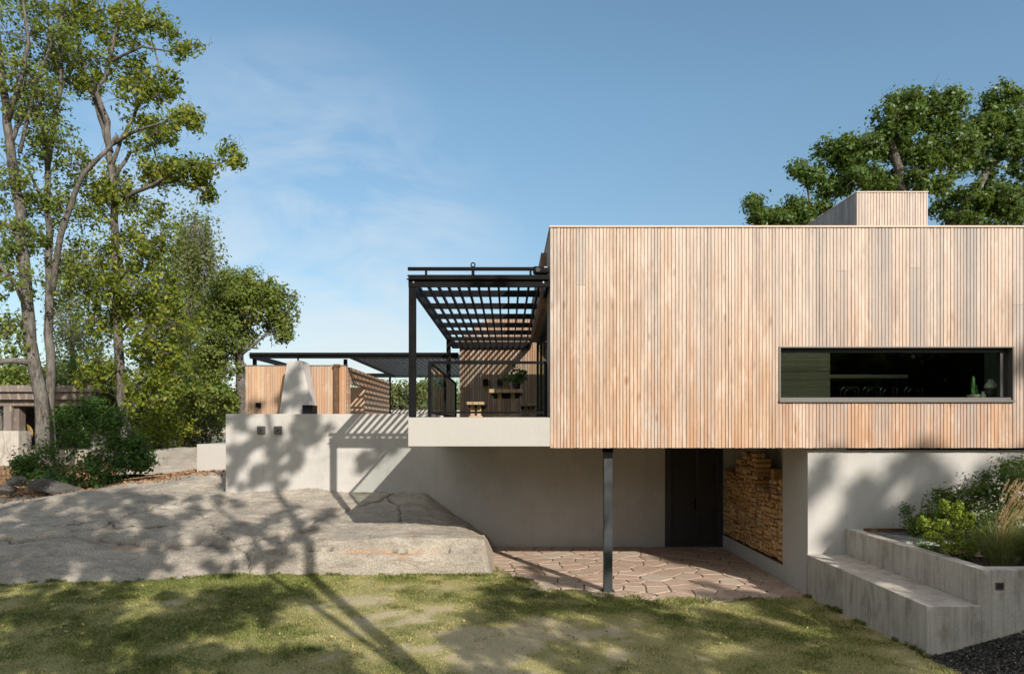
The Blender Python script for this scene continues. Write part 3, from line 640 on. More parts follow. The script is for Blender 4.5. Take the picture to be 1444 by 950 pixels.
# ------------------------------------------------------------------ cladding helper
def boards(mb, a0, a1, z0, z1, place, hole=None, pitch=.0567, gap=.006, thick=.026, joints=()):
    """upright boards along axis a; place(a, depth, z) -> point; hole = (a0, a1, z0, z1)"""
    a = a0
    while a < a1 - .01:
        w = pitch * random.choice([1, 1, 1, 1, .85, 1.3]); b = min(a + w, a1); t = thick * random.uniform(.72, 1.1)
        segs = [(z0, z1)]
        if hole and b > hole[0] + .003 and a < hole[1] - .003: segs = [(z0, hole[2]), (hole[3], z1)]
        out = []
        for s0, s1 in segs:
            if s1 - s0 > 2.2 and random.random() < .22:
                c = random.uniform(s0 + .5, s1 - .5); out += [(s0, c - .001), (c + .001, s1)]
            else: out.append((s0, s1))
        for s0, s1 in out:
            x0, x1 = a + gap / 2, b - gap / 2; c = .004
            vs = [place(x0, 0, s0), place(x1, 0, s0), place(x1, 0, s1), place(x0, 0, s1), place(x0, t - c, s0), place(x1, t - c, s0), place(x1, t - c, s1), place(x0, t - c, s1),
                  place(x0 + c, t, s0), place(x1 - c, t, s0), place(x1 - c, t, s1), place(x0 + c, t, s1)]
            mb.add(vs, [(0, 1, 5, 4), (1, 2, 6, 5), (2, 3, 7, 6), (3, 0, 4, 7), (4, 5, 9, 8), (5, 6, 10, 9), (6, 7, 11, 10), (7, 4, 8, 11), (8, 9, 10, 11)])
        a = b
    return mb
def facade(a0, a1, z0, z1, place, hole=None, gap=.0062, thick=.022):
    """planks of two to four ribs; returns builder and per-vertex tone (plank, rib, section)"""
    mb = MB(); tn = []; a = a0; batch = random.random(); left = 5
    while a < a1 - .01:
        left -= 1
        if left <= 0: left = random.choice([3, 5, 7, 10]); batch = random.random()
        cut_ = None; nr = random.choice([2, 3, 3, 4]); plank = (batch + random.gauss(0, .17)) % 1.0; sec = 0. if a < 2.55 else (.45 if a < 4.35 else 1.)
        for k in range(nr):
            w = .0567 * random.choice([1, 1, 1, .88, 1.12]); b = min(a + w, a1)
            if b - a < .02: a = b; break
            t = thick * random.uniform(.8, 1.08); rib = random.random(); g2 = gap * random.uniform(.6, 1.5)
            segs = [(z0, z1)]
            if hole and b > hole[0] + .003 and a < hole[1] - .003: segs = [(z0, hole[2]), (hole[3], z1)]
            for s0, s1 in segs:
                if k == 0 and s1 - s0 > 1.5: cut_ = random.uniform(s0 + .4, s1 - .4) if random.random() < .10 else None
                x0, x1 = a + g2 / 2, b - g2 / 2; c = .004; dz = random.uniform(0, .006); s0 += dz
                vs = [place(x0, 0, s0), place(x1, 0, s0), place(x1, 0, s1), place(x0, 0, s1), place(x0, t - c, s0), place(x1, t - c, s0), place(x1, t - c, s1), place(x0, t - c, s1),
                      place(x0 + c, t, s0), place(x1 - c, t, s0), place(x1 - c, t, s1), place(x0 + c, t, s1)]
                fs_ = [(0, 1, 5, 4), (1, 2, 6, 5), (2, 3, 7, 6), (3, 0, 4, 7), (4, 5, 9, 8), (5, 6, 10, 9), (6, 7, 11, 10), (7, 4, 8, 11), (8, 9, 10, 11)]
                if cut_ and s0 < cut_ < s1:
                    for q0, q1, pk in ((s0, cut_ - .0015, plank), (cut_ + .0015, s1, (plank + .06) % 1)):
                        mb.add([place(x0, 0, q0), place(x1, 0, q0), place(x1, 0, q1), place(x0, 0, q1), place(x0, t - c, q0), place(x1, t - c, q0), place(x1, t - c, q1), place(x0, t - c, q1),
                                place(x0 + c, t, q0), place(x1 - c, t, q0), place(x1 - c, t, q1), place(x0 + c, t, q1)], fs_); tn += [(pk, rib, sec)] * 12
                else: mb.add(vs, fs_); tn += [(plank, rib, sec)] * 12
            a = b
            if a >= a1 - .01: break
    return mb, np.array(tn)
# ------------------------------------------------------------------ the house
F0 = 11.30; ZB = 2.46; ZT = 6.11; XR = 12.5; YB = 20.4; YV = 17.5
WX0, WX1, WZ0, WZ1 = 4.507, 8.357, 3.235, 4.13
house = thing('modern_house', (4, 13, 0), 'modern house with a cedar-clad upper storey over a grey rendered base', 'house')
fr = lambda a, d, z: (a, F0 + .03 - d, z)
fb_, ft_ = facade(.70, XR, ZB, ZT, fr, (WX0, WX1, WZ0, WZ1)); color_attr(fb_.build('front_cladding', M['clad'], house), ft_)
wl = MB(); y0, y1 = F0 + .032, F0 + .30
wl.box(.73, WX0, y0, y1, ZB + .005, ZT - .02); wl.box(WX1, XR, y0, y1, ZB + .005, ZT - .02)
wl.box(WX0, WX1, y0, y1, ZB + .005, WZ0); wl.box(WX0, WX1, y0, y1, WZ1, ZT - .02)
wl.box(.73, XR, y1, YV, ZB + .005, 2.94); wl.build('upper_shell', M['batten'], house)
MB().box(.69, XR, F0 - .012, F0 + .12, ZT, ZT + .028).box(.69, .80, F0 + .12, YV, ZT, ZT + .028).build('roof_edge', M['frame_pale'], house, bevel=.003)
MB().box(.80, 1.3, F0 + .12, YV, ZT - .22, ZT - .02).box(6.7, XR, F0 + .12, YV, ZT - .22, ZT - .02).box(1.3, 6.7, F0 + .12, 11.75, ZT - .22, ZT - .02).box(1.3, 6.7, 13.28, YV, ZT - .22, ZT - .02).build('roof', M['roof'], house)  # gap in the roof is an added skylight that brightens the partition
sdp = lambda a, d, z: (.728 - d, a, z)
b = MB(); boards(b, F0 + .03, F0 + .9, ZB, ZT, sdp, pitch=.09); boards(b, F0 + .9, YV, 4.95, ZT, sdp, pitch=.09)
b.build('side_cladding', M['clad_grey'], house)
MB().box(.73, .9, F0 + .3, F0 + .9, 2.95, ZT - .23).box(.73, .9, F0 + .9, YV, 4.95, ZT - .23).box(.901, XR, YV - .15, YV - .01, 2.95, ZT - .23).build('side_wall', M['groove'], house)
MB().box(.70, .728, F0 + .03, F0 + .06, ZB, ZT).build('corner_trim', M['clad_dark'], house)
# deep reveal boards seen through the pergola
g_ = thing('x', (0, 0, 0), None, None); bpy.data.objects.remove(g_)
MB().box(.735, .80, F0 + .92, YV - .01, 2.95, 3.03).box(.735, .80, F0 + .92, YV - .01, 4.86, 4.945).box(.735, .80, F0 + .92, F0 + .99, 3.03, 4.86).box(.735, .80, YV - .1, YV - .01, 3.03, 4.86).box(.735, .80, 15.6, 15.67, 3.03, 4.86).build('terrace_door_frame', M['frame_dark'], house)
MB().box(.762, .77, F0 + .99, YV - .1, 3.03, 4.86).build('terrace_door_glass', M['glass'], house)
# fascia under the pergola along the side
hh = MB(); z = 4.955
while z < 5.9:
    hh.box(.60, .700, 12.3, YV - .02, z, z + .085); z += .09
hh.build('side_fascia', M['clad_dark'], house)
# back wall of the terrace
bw = MB(); bwp = lambda a, d, z: (a, YB - d, z)
xb_ = -1.44
while xb_ < 2.2:
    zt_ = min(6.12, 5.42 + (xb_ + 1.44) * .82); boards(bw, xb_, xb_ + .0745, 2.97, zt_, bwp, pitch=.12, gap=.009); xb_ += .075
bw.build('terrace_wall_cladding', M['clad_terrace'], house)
MB().box(-1.44, -.55, YB + .001, YB + .25, 2.95, 5.41).box(-.55, 2.2, YB + .001, YB + .25, 2.95, 6.10).build('terrace_wall', M['groove'], house)
# interior
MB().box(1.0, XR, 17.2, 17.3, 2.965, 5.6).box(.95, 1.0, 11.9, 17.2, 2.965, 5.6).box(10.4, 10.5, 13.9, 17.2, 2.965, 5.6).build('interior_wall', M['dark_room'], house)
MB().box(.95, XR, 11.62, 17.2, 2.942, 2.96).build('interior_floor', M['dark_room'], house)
MB().box(.95, 1.3, 11.62, 17.2, 5.601, 5.62).box(6.7, XR, 11.62, 17.2, 5.601, 5.62).box(1.3, 6.7, 13.28, 17.2, 5.601, 5.62).build('interior_ceiling', M['dark_room'], house)  # gap under the added roof opening lets daylight down to the partition
rw = MB(); z = 2.97
while z < 5.5:
    t = random.uniform(0, .012); rw.box(4.4, 6.28, 13.3 + t, 14.6, z, z + .042); z += .047
rw.build('stacked_board_partition', M['room_wood'], house)
MB().box(9.35, 9.75, 13.2, 13.4, 2.97, 5.55).box(9.83, 10.3, 13.1, 13.3, 2.97, 5.55).build('interior_column', m_plain('green_grey_paint', (.30, .34, .30), .7), house)
# window
win = MB(); a, bq = F0 - .012, F0 + .10
win.box(WX0 - .02, WX1 + .02, a, bq, WZ1 - .012, WZ1 + .012).box(WX0 - .02, WX0 + .008, a, bq, WZ0 + .0185, WZ1 - .0125).box(WX1 - .008, WX1 + .02, a, bq, WZ0 + .0185, WZ1 - .0125)
wf = win.build('window', M['frame'], house, bevel=.003)
MB().box(WX0 - .02, WX1 + .02, F0 - .03, F0 + .23, WZ0 - .02, WZ0 + .018).box(WX0 + .009, WX1 - .009, F0 + .01, F0 + .20, WZ0 + .0185, WZ0 + .06).build('sill', M['frame'], wf, bevel=.003)
MB().box(WX0 + .001, WX1 - .001, F0 + .12, F0 + .20, WZ1 - .075, WZ1 - .001).box(WX0 + .001, WX0 + .05, F0 + .12, F0 + .2, WZ0 + .076, WZ1 - .0755).box(WX1 - .12, WX1 - .001, F0 + .12, F0 + .2, WZ0 + .076, WZ1 - .0755).build('inner_frame', M['frame_dark'], wf)
MB().box(WX0 + .05, WX1 - .12, F0 + .155, F0 + .163, WZ0 + .076, WZ1 - .0755).build('pane', M['glass'], wf)
MB().box(WX0 - .04, WX1 + .05, F0 + .302, F0 + .65, WZ0 - .03, WZ0 + .05).build('window_shelf', M['ceramic_white'], wf)
# roof box
CX0, CX1, CY0, CY1, CZ = 7.155, 8.62, 14.0, 17.2, 7.61
fb_, ft_ = facade(CX0, CX1, ZT - .1, CZ, lambda a, d, z: (a, CY0 + .03 - d, z)); ft_[:, 2] = 1; color_attr(fb_.build('rooflight_box', M['clad'], house), ft_)
rb = bpy.context.scene.objects['rooflight_box']
boards(MB(), CY0 + .03, CY1, ZT - .1, CZ, lambda a, d, z: (CX0 + .028 - d, a, z), pitch=.12).build('box_side_cladding', M['clad_grey'], rb)
MB().box(CX0 + .03, CX1 - .01, CY0 + .032, CY1, ZT - .1, CZ - .02).build('box_core', M['groove'], rb)
MB().box(CX0 - .005, CX1 + .005, CY0 - .005, CY1, CZ, CZ + .02).build('box_flashing', M['frame_pale'], rb)
# rendered ground floor
GW = 16.0
MB().box(-6.61, -1.68, GW, GW + .32, -.4, 3.105).box(-6.61, -6.30, GW + .32, 20.0, -.2, 3.105).box(-1.68, 3.69, GW + .0015, GW + .32, -.4, 2.485).build('base_wall', M['plaster'], house, bevel=.008)
MB().box(-1.649, .699, F0 + .0, GW - .003, 2.488, 2.965).build('terrace_slab', M['slab'], house, bevel=.006)
MB().box(-1.60, .66, F0 + .04, GW, 2.9655, 2.972).box(-1.64, 4.9, GW + .33, YB, 2.93, 2.968).box(-6.3, -1.66, GW + .33, 29.5, 2.93, 2.966).box(-1.66, -1.45, YB, 29.5, 2.93, 2.966).box(-1.45, .7, YB + .26, 29.5, 2.93, 2.966).build('terrace_floor', M['deck'], house)
dr = MB(); dr.box(3.695, 3.83, GW - .03, GW + .1, 0, 2.46).box(4.90, 5.03, GW - .03, GW + .1, 0, 2.46).box(3.83, 4.90, GW - .03, GW + .1, 2.36, 2.46).box(3.83, 4.90, GW - .03, GW + .1, 0, .04)
dr.build('door_frame', M['frame_dark'], house, bevel=.004)
d1 = MB()
for (x0, x1) in ((3.834, 4.44), (4.448, 4.896)):
    d1 = MB(); d1.box(x0, x1, GW + .01, GW + .06, .044, 2.356)
    d1.box(x0 + .07, x1 - .07, GW + .004, GW + .012, .16, 1.02).box(x0 + .07, x1 - .07, GW + .004, GW + .012, 1.12, 2.26)
    dd = d1.build('door', M['door'], house, bevel=.006)
    if x0 < 4: 
        MB().box(4.375, 4.41, GW - .01, GW + .004, .86, 1.14).tube([(4.392, GW - .008, 1.02), (4.392, GW - .055, 1.02), (4.28, GW - .055, 1.015)], .009, 6).build('handle', M['steel'], dd)
SX = 5.03
MB().box(SX, SX + .65, 11.452, 12.5, -.2, ZB).build('pier', M['plaster_cool'], house, bevel=.006)
MB().box(SX, 5.62, 12.5015, GW + .3, -.2, .292).build('niche_base', M['plaster_cool'], house)
MB().box(5.60, 5.85, 12.5, GW + .3, .293, ZB).box(SX + .0, 5.60, GW, GW + .3, .293, ZB).build('niche_wall', M['plaster_cool'], house)
MB().box(SX - .004, SX + .02, 12.5, GW - .002, .285, .302).box(SX + .02, 5.598, 12.503, GW - .002, .293, .301).build('niche_edge_plate', M['rust'], house)
MB().box(SX + .651, XR, 11.456, 11.75, -.3, 2.425).build('planter_back_wall', M['plaster_cool'], house)
MB().box(SX + .6505, XR, 11.50, 11.75, 2.426, 2.459).build('shadow_gap', M['groove'], house)
MB().box(1.64, 1.785, 11.63, 11.77, -.05, 2.38).box(1.60, 1.825, 11.59, 11.81, -.05, .012).build('post', M['steel_grey'], house, bevel=.004)
MB().box(1.63, 1.795, 11.62, 11.78, 2.38, 2.459).build('post_head', M['steel'], bpy.context.scene.objects['post'])
# wall lights in the base wall
for px, lab in ((369, 'left one of two square bronze wall lights on the grey wall'), (392.5, 'right one of two square bronze wall lights on the grey wall')):
    c_ = P(px, 606, GW); lt = MB(); s_ = .09
    lt.box(c_[0] - s_, c_[0] + s_, GW - .05, GW - .001, c_[2] - s_, c_[2] + s_)
    o = thing('wall_light', (c_[0], GW, c_[2] - s_), lab, 'wall light', 'square lights on the base wall')
    lt.build('light_housing', M['frame'], o, bevel=.004)
    MB().box(c_[0] - .012, c_[0] + .012, GW - .056, GW - .0505, c_[2] - .03, c_[2] + .01).build('fixing', M['steel'], o)

# ------------------------------------------------------------------ pergola
def pergola(x0, x1, ya, yb, zlow, ztop, nb, npitch, name, label, posts, xslat0=None, ms='steel'):
    t = thing(name, ((x0 + x1) / 2, ya, 0), label, 'pergola')
    xs0 = x0 if xslat0 is None else xslat0
    MB().box(x0, x1, ya, ya + .012, zlow, ztop).box(x0 - .02, x1, ya - .05, ya - .0005, ztop - .085, ztop - .07).box(x0 - .02, x1, ya + .0125, ya + .07, ztop - .014, ztop).box(x0, x1, ya + .0125, ya + .06, zlow, zlow + .012).build('front_beam', M['steel'], t)
    MB().box(x0, x1, yb, yb + .05, zlow, ztop).build('back_beam', M['steel'], t)
    for xx in (x0, x1 - .05) if xslat0 is None else (x0, xslat0 - .06, x1 - .05):
        MB().box(xx, xx + .05, ya + .075, yb - .002, zlow, ztop - .02).build('side_beam', M['steel'], t)
    y = ya + (1.45 if npitch > 1 else npitch * .55); k = 0; zr = zlow + (.115 if npitch > 1 else .075); zq = ztop + .03 if npitch > 1 else ztop - .03
    while y < yb - .15:
        r = MB().box(xs0 + .055, x1 - .055, y, y + .03, zr, zq); r.box(xs0 + .055, x1 - .055, y + .0305, y + .06, zr, zr + .006)
        r.build('rafter', M[ms], t); y += npitch
    for i in range(nb):
        x = xs0 + .06 + (x1 - xs0 - .14) * (i + .5) / nb
        MB().box(x - .017, x + .017, ya + .09, yb - .01, zlow + .012, zlow + .0745).build('batten', M[ms], t)
    for (px_, py_, zb, w, d) in posts:
        MB().box(px_ - w / 2, px_ + w / 2, py_ - d / 2, py_ + d / 2, zb, zlow - .001).build('post', M['steel'], t, bevel=.003)
    return t
ZL = 5.125; ZH = 5.325
pg = pergola(-1.645, .685, F0 + .0, 20.30, ZL, ZH, 13, 1.33, 'terrace_pergola', 'black steel pergola over the raised terrace beside the cedar volume',
             [(-1.585, F0 + .07, 2.972, .115, .11), (-1.585, 18.3, 2.97, .11, .11)])
# bolts and awning track on top
for x in (-1.56, .59): MB().tube([(x, F0 - .0005, 5.20), (x, F0 - .010, 5.20)], .016, 8).build('bolt', M['galv'], pg)
aw = MB().box(-1.655, .60, F0 - .02, F0 + .05, 5.40, 5.45).build('awning_track', M['steel'], pg, bevel=.004)
for xa_, xb_ in ((-1.37, -1.335), (.36, .395), (-.60, -.55)): MB().box(xa_, xb_, F0 - .01, F0 + .03, ZH + .001, 5.3995).build('standoff', M['steel'], aw)
rg = MB()
rg.tube([(-.575 + .035 * math.cos(a_ / 8 * 2 * math.pi), F0 + .01, 5.49 + .035 * math.sin(a_ / 8 * 2 * math.pi)) for a_ in range(9)], .011, 6); rg.box(-.595, -.555, F0 - .01, F0 + .03, 5.4505, 5.465)
rg.build('pulley', M['steel'], aw)
mo = MB().box(.42, .69, F0 - .04, F0 + .10, 5.341, 5.4645); mo.build('motor_box', M['steel'], aw, bevel=.03)
MB().tube([(.50, F0 - .0405, 5.40), (.50, F0 - .05, 5.40)], .04, 14).build('motor_cap', M['steel_grey'], aw); MB().box(.60, .655, F0 - .046, F0 - .041, 5.435, 5.45).build('name_plate', M['galv'], aw)

# glass railing
def railing():
    t = thing('glass_railing', (-.3, 11.5, 2.97), 'frameless glass railing with dark top rail round the terrace corner', 'railing')
    MB().box(-1.335, .66, 11.48, 11.52, 3.87, 3.915).box(-1.335, -1.295, 11.5205, 17.2, 3.87, 3.915).build('top_rail', M['steel'], t, bevel=.003)
    MB().box(-1.335, .66, 11.485, 11.52, 3.035, 3.07).box(-1.33, -1.30, 11.5205, 17.2, 3.035, 3.07).build('bottom_rail', M['steel'], t)
    for x, y in ((-1.315, 11.50), (.64, 11.50), (-1.315, 14.3), (-1.315, 17.2)): MB().box(x - .028, x + .028, y - .0265, y + .0265, 2.972, 3.869).build('post', M['steel'], t)
    MB().box(-1.285, -.33, 11.497, 11.505, 3.071, 3.869).build('glass_panel', M['rail_glass'], t)
    MB().box(-.31, .61, 11.497, 11.505, 3.071, 3.869).build('glass_panel', M['rail_glass'], t)
    for y0, y1 in ((11.53, 14.27), (14.33, 17.17)): MB().box(-1.319, -1.311, y0, y1, 3.071, 3.869).build('glass_panel', M['rail_glass'], t)
railing()

# ------------------------------------------------------------------ terrace furniture
FZ = 2.972
def trestle(name, label, cat, x, w, y0, y1, h, th, group=None):
    t = thing(name, (x, (y0 + y1) / 2, FZ), label, cat, group)
    z1 = FZ + h; n = 3 if w < .6 else 5; tb = MB()
    for i in range(n): tb.box(x - w / 2 + i * w / n + .003, x - w / 2 + (i + 1) * w / n - .003, y0, y1, z1 - th, z1)
    tb.build('top', M['oak_top'], t, bevel=.006)
    for yy in (y0 + .18, y1 - .3):
        l = MB().box(x - .2 * w - .035, x - .2 * w + .045, yy, yy + .08, FZ + .05, z1 - th - .001).box(x + .2 * w - .045, x + .2 * w + .035, yy, yy + .08, FZ + .05, z1 - th - .001)
        l.box(x - w * .38, x + w * .38, yy + .005, yy + .075, FZ, FZ + .05); l.build('leg', M['oak_top'], t, bevel=.004)
        MB().box(x - w * .42, x + w * .42, yy + .0815, yy + .10, z1 - th - .05, z1 - th - .001).build('crossbar', M['steel'], t)
    return t
trestle('dining_table', 'long oiled wood table behind the terrace railing', 'table', -.03, .66, 13.1, 14.9, .56, .07)
trestle('bench', 'low sunlit wood bench left of the terrace table', 'bench', -.62, .34, 13.05, 14.8, .315, .055)
trestle('bench', 'low shaded wood bench right of the terrace table', 'bench', .42, .30, 13.4, 14.9, .30, .055)
pl = thing('potted_plant', (.17, 13.5, FZ + .56), 'leafy plant in dark pot on the terrace table', 'potted plant')
MB().lathe([(.055, 0), (.08, .11), (.09, .14), (.075, .14), (.06, .10)], (.17, 13.5, FZ + .56), 16).build('pot', M['ceramic_dark'], pl, smooth=True)
C = []; st = MB()
for i in range(11):
    a_ = random.uniform(0, 6.28); r_ = random.uniform(.1, .38); q = Vector((.17 + r_ * math.cos(a_) * .8, 13.5 + r_ * math.sin(a_) * .6, 3.69 + random.uniform(.0, .34) * (1 - r_)))
    st.tube([(.17, 13.5, 3.66), (.17 + .4 * r_ * math.cos(a_), 13.5, 3.69 + (q.z - 3.69) * .8), q], .004, 3)
    C.append(np.array(q) + RNG.normal(size=(26, 3)) * .05)
st.build('stems', M['bark_dark'], pl); leaves('foliage', np.concatenate(C), .075, M['leaf_bush'], pl, .5)
for px, lab in ((685, 'left black box light on the terrace back wall'), (705.5, 'right black box light on the terrace back wall')):
    c_ = P(px, 539, YB - .03); o = thing('wall_sconce', (c_[0], YB - .03, c_[2] - .09), lab, 'wall light', 'black lights on the terrace wall')
    MB().box(c_[0] - .08, c_[0] + .08, YB - .14, YB - .029, c_[2] - .09, c_[2] + .09).build('lamp_housing', M['steel'], o, bevel=.004)

# ------------------------------------------------------------------ pavilion with lower pergola
PY = 20.9; PT = EYE + 84.5 / 963 * PY
pav = thing('garden_pavilion', (-6.5, PY, 2.97), 'low cedar-clad garden pavilion behind the long wall', 'pavilion')
px0, px1 = -8.03, -4.95
boards(MB(), px0, px1, 2.97, PT, lambda a, d, z: (a, PY + .03 - d, z), pitch=.085).build('front_cladding', M['clad_warm'], pav)
MB().box(px0, px0 + .03, PY + .031, 22.2, 2.0, PT).build('end_wall', M['steel'], pav)
MB().box(px0 + .031, px1 - .03, PY + .033, PY + .2, 2.0, PT - .01).build('core', M['groove'], pav)
sd_ = lambda a, d, z: (px1 - .03 + d, a, z)
hb = MB()
def hbo(y0, y1, z0, z1):
    z = z0
    while z < z1 - .02:
        hb.box(px1 - .06, px1 - .002 + random.uniform(-.006, .002), y0, y1, z + .004, min(z + .135, z1)); z += .14
hbo(PY + .21, PY + .62, 2.97, PT); hbo(PY + .621, 23.6, 4.15, PT); hbo(23.601, 28.6, 2.97, PT)
hb.build('side_cladding', M['clad_warm'], pav)
MB().box(px1 - .5, px1 - .062, 23.6, 23.7, 2.97, 4.15).build('doorway_reveal', M['clad_warm'], pav)
MB().box(px1 - .16, px1 - .0625, 23.701, 28.6, 2.9, PT - .01).build('side_core', M['groove'], pav)
MB().box(px0 - .0, px1 + .01, PY - .01, PY + .25, PT, PT + .02).build('coping', M['frame'], pav)
rp = MB().box(*(lambda a, b: (a[0], b[0]))(P(472.5, 0, PY), P(478.5, 0, PY)), PY - .13, PY - .005, 2.97, 4.63).build('downpipe', M['rust'], pav, bevel=.003)
a_, b_ = P(471.5, 0, PY), P(480, 0, PY); MB().box(a_[0], b_[0], PY - .15, PY - .003, 4.631, 4.70).build('pipe_hopper', M['rust'], rp)
# concrete fireplace and chimney
fp = thing('outdoor_fireplace', (-6.45, 20.4, 2.97), 'tapering grey rendered chimney of the outdoor fireplace', 'fireplace')
def q(px, py, D): return P(px, py, D)
yf, yk = 20.25, 20.82
zt1, zt0 = EYE + 92 / 963 * yf, 2.97
xa, xb = (392 - 716) / 963 * yf, (444 - 716) / 963 * yf; xc, xd = (404.5 - 716) / 963 * yf, (425 - 716) / 963 * yf
MB().hexa([(xa, yf, zt0), (xb, yf, zt0), (xb, yk, zt0), (xa, yk, zt0), (xc, yf, zt1 - .03), (xd, yf, zt1), (xd + .06, yk, zt1 - .02), (xc + .0, yk, zt1 - .03)]).build('chimney', M['plaster'], fp, bevel=.02)
xm = (xc + xd) / 2 + .05; MB().box(xm - .02, xm + .02, yf + .2, yf + .24, zt1 - .02, zt1 + .10).box(xm - .19, xm + .17, yf + .05, yf + .4, zt1 + .101, zt1 + .12).build('chimney_cap', M['steel'], fp)
fb0, fb1 = P(427.5, 583, 20.1), P(441.5, 571, 20.1); MB().box(fb0[0], fb1[0], 20.02, yf + .3, 2.97, fb1[2]).build('firebox', M['steel'], fp)
sc = thing('wall_sconce', P(365, 574, PY), 'small black box light on the pavilion cladding left of the chimney', 'wall light')
c_ = P(365, 571, PY); MB().box(c_[0] - .065, c_[0] + .065, PY - .11, PY - .002, c_[2] - .07, c_[2] + .07).build('lamp_housing', M['steel'], sc, bevel=.004)
lp = pergola(-7.83, -1.50, 20.7, 28.9, 4.87, 5.045, 18, .62, 'lower_pergola', 'wide black steel pergola behind the long wall, over the pavilion',
             [(-7.78, 21.0, PT + .021, .10, .10), (-4.99, 21.0, PT + .021, .10, .10), (-4.95, 28.7, 2.0, .08, .08)], xslat0=-4.75, ms='steel_grey')

# low walls at the lake side
o = MB().box(-7.2, 3.0, 30.0, 30.25, 1.0, 3.52).build('parapet', M['slab'], bevel=.01); tag(o, 'pale concrete parapet at the far edge of the terrace', 'wall')
fe = thing('wire_fence', (-3, 30.12, 3.52), 'thin wire fence standing on the pale parapet', 'fence')
wr = MB()
for z in (3.62, 3.74): wr.tube([(-7.2, 30.12, z), (3, 30.12, z)], .006, 4)
wr.build('wire', M['galv'], fe)
for i in range(14): MB().tube([(-7.1 + i * .75, 30.12, 3.52), (-7.1 + i * .75, 30.12, 3.82)], .012, 5).build('post', M['galv'], fe)
x0, z1 = P(277.5, 626, 20.2)[0], P(0, 626, 20.2)[2]
o = MB().box(x0, -6.9, 20.2, 20.55, 1.2, z1).box(x0 - .0, x0 + .25, 20.5505, 22.3, 1.2, z1 - .001).build('low_wall', M['slab'], bevel=.01); tag(o, 'short low concrete wall left of the long wall', 'wall')
x1 = P(277, 0, 24)[0]
bz = lambda x, y: 2.15 - .05 * (-9 - x) - ((y - 24.4) / 2.2) ** 2 * .9 + (fbm(x, y, 4, 1.2) - .5) * .25 - sstep(-12.6, -13.8, x) * 1.2
r2, _ = grid_obj('rock_slab', np.arange(-14.5, -7, .12), np.arange(22.4, 27.2, .12), bz, M['rock2']); tag(r2, kind='structure')

# ------------------------------------------------------------------ concrete bench and planter
bn = thing('concrete_bench', (5.35, 9.8, 0), 'long board-marked concrete bench running from the wall towards the viewer', 'bench')
BX = 5.0; BW = 5.655; y0 = 8.15
MB().box(BX, BW, y0, 11.448, -.15, .68).build('bench_block', M['board'], bn, bevel=.008)
pln = thing('concrete_planter', (7, 9.8, 0), 'grey concrete planter behind the bench, full of shrubs and grasses', 'planter')
MB().box(BW + .0015, BW + .17, y0 + .20, 11.448, -.15, 1.115).box(BW + .0015, 9.5, y0 - .0, y0 + .199, -.15, 1.115).build('planter_wall', M['board'], pln, bevel=.008)
m = MAT('planter_soil'); n1 = m.noise(m.coord(), 25, 6, .7); m.col(m.mix(n1, (.05, .032, .022), (.15, .10, .07))); m.set(.95); m.bump(n1, 1, .03)
so_, _ = grid_obj('soil', np.arange(BW + .1, 9.5, .08), np.arange(8.3, 11.45, .08), lambda x, y: .99 + (fbm(x, y, 4, 3) - .5) * .09 + .1 * sstep(6.4, 7.2, x), m.m, True)
so_.location = (0, 0, 0); so_.parent = pln; so_.location = (-7, -9.8, 0)
MB().box(5.84, 7.6, 11.20, 11.212, .90, 1.15).build('edging', M['rust'], pln); MB().box(6.62, 7.7, 10.05, 10.062, .93, 1.09).build('edging', M['rust'], pln)
gt = thing('light_well_grate', (6.5, 10.7, 1.03), 'steel grating over the light well between wall and planter shrubs', 'grate')
g_ = MB()
for i in range(30): g_.box(5.86 + i * .04, 5.868 + i * .04, 10.2, 11.19, 1.075, 1.10)
for i in range(14): g_.box(5.85, 7.05, 10.2 + i * .075, 10.206 + i * .075, 1.0805, 1.096)
g_.box(5.84, 7.06, 10.19, 10.1995, 1.04, 1.105); g_.build('grid', M['galv'], gt)
c_ = P(1409.5, 826, y0); o = thing('recessed_light', (c_[0], y0, c_[2] - .05), 'small recessed step light in the planter wall', 'wall light')
MB().box(c_[0] - .05, c_[0] + .05, y0 - .006, y0 - .0005, c_[2] - .045, c_[2] - .03).box(c_[0] - .05, c_[0] + .05, y0 - .006, y0 - .0005, c_[2] + .03, c_[2] + .045).box(c_[0] - .05, c_[0] - .036, y0 - .006, y0 - .0005, c_[2] - .0295, c_[2] + .0295).box(c_[0] + .036, c_[0] + .05, y0 - .006, y0 - .0005, c_[2] - .0295, c_[2] + .0295).build('light_frame', M['frame'], o)
MB().box(c_[0] - .035, c_[0] + .035, y0 - .003, y0 - .0007, c_[2] - .029, c_[2] + .029).build('lens', M['groove'], o)

# ------------------------------------------------------------------ firewood in the niche
def split_log(L_, r, seed):
    rs = random.Random(seed); mb = MB(); k = rs.choice([3, 4, 4, 5]); a0 = rs.uniform(0, 6.28)
    p = [(r * rs.uniform(.75, 1.1) * math.cos(a0 + 2 * math.pi * i / k), r * rs.uniform(.75, 1.1) * math.sin(a0 + 2 * math.pi * i / k)) for i in range(k)]
    vs = [(-L_ / 2 + rs.uniform(-.01, .01), y, z) for y, z in p] + [(L_ / 2 + rs.uniform(-.01, .01), y * rs.uniform(.9, 1.1), z) for y, z in p]
    return mb.add(vs, [tuple(range(k))[::-1], tuple(range(k, 2 * k))] + [(i, (i + 1) % k, k + (i + 1) % k, k + i) for i in range(k)])
m = MAT('split_birch_firewood'); oi = m.n('ShaderNodeObjectInfo').outputs['Random']; r2_ = m.math('FRACT', m.math('ADD', oi, m.island()))
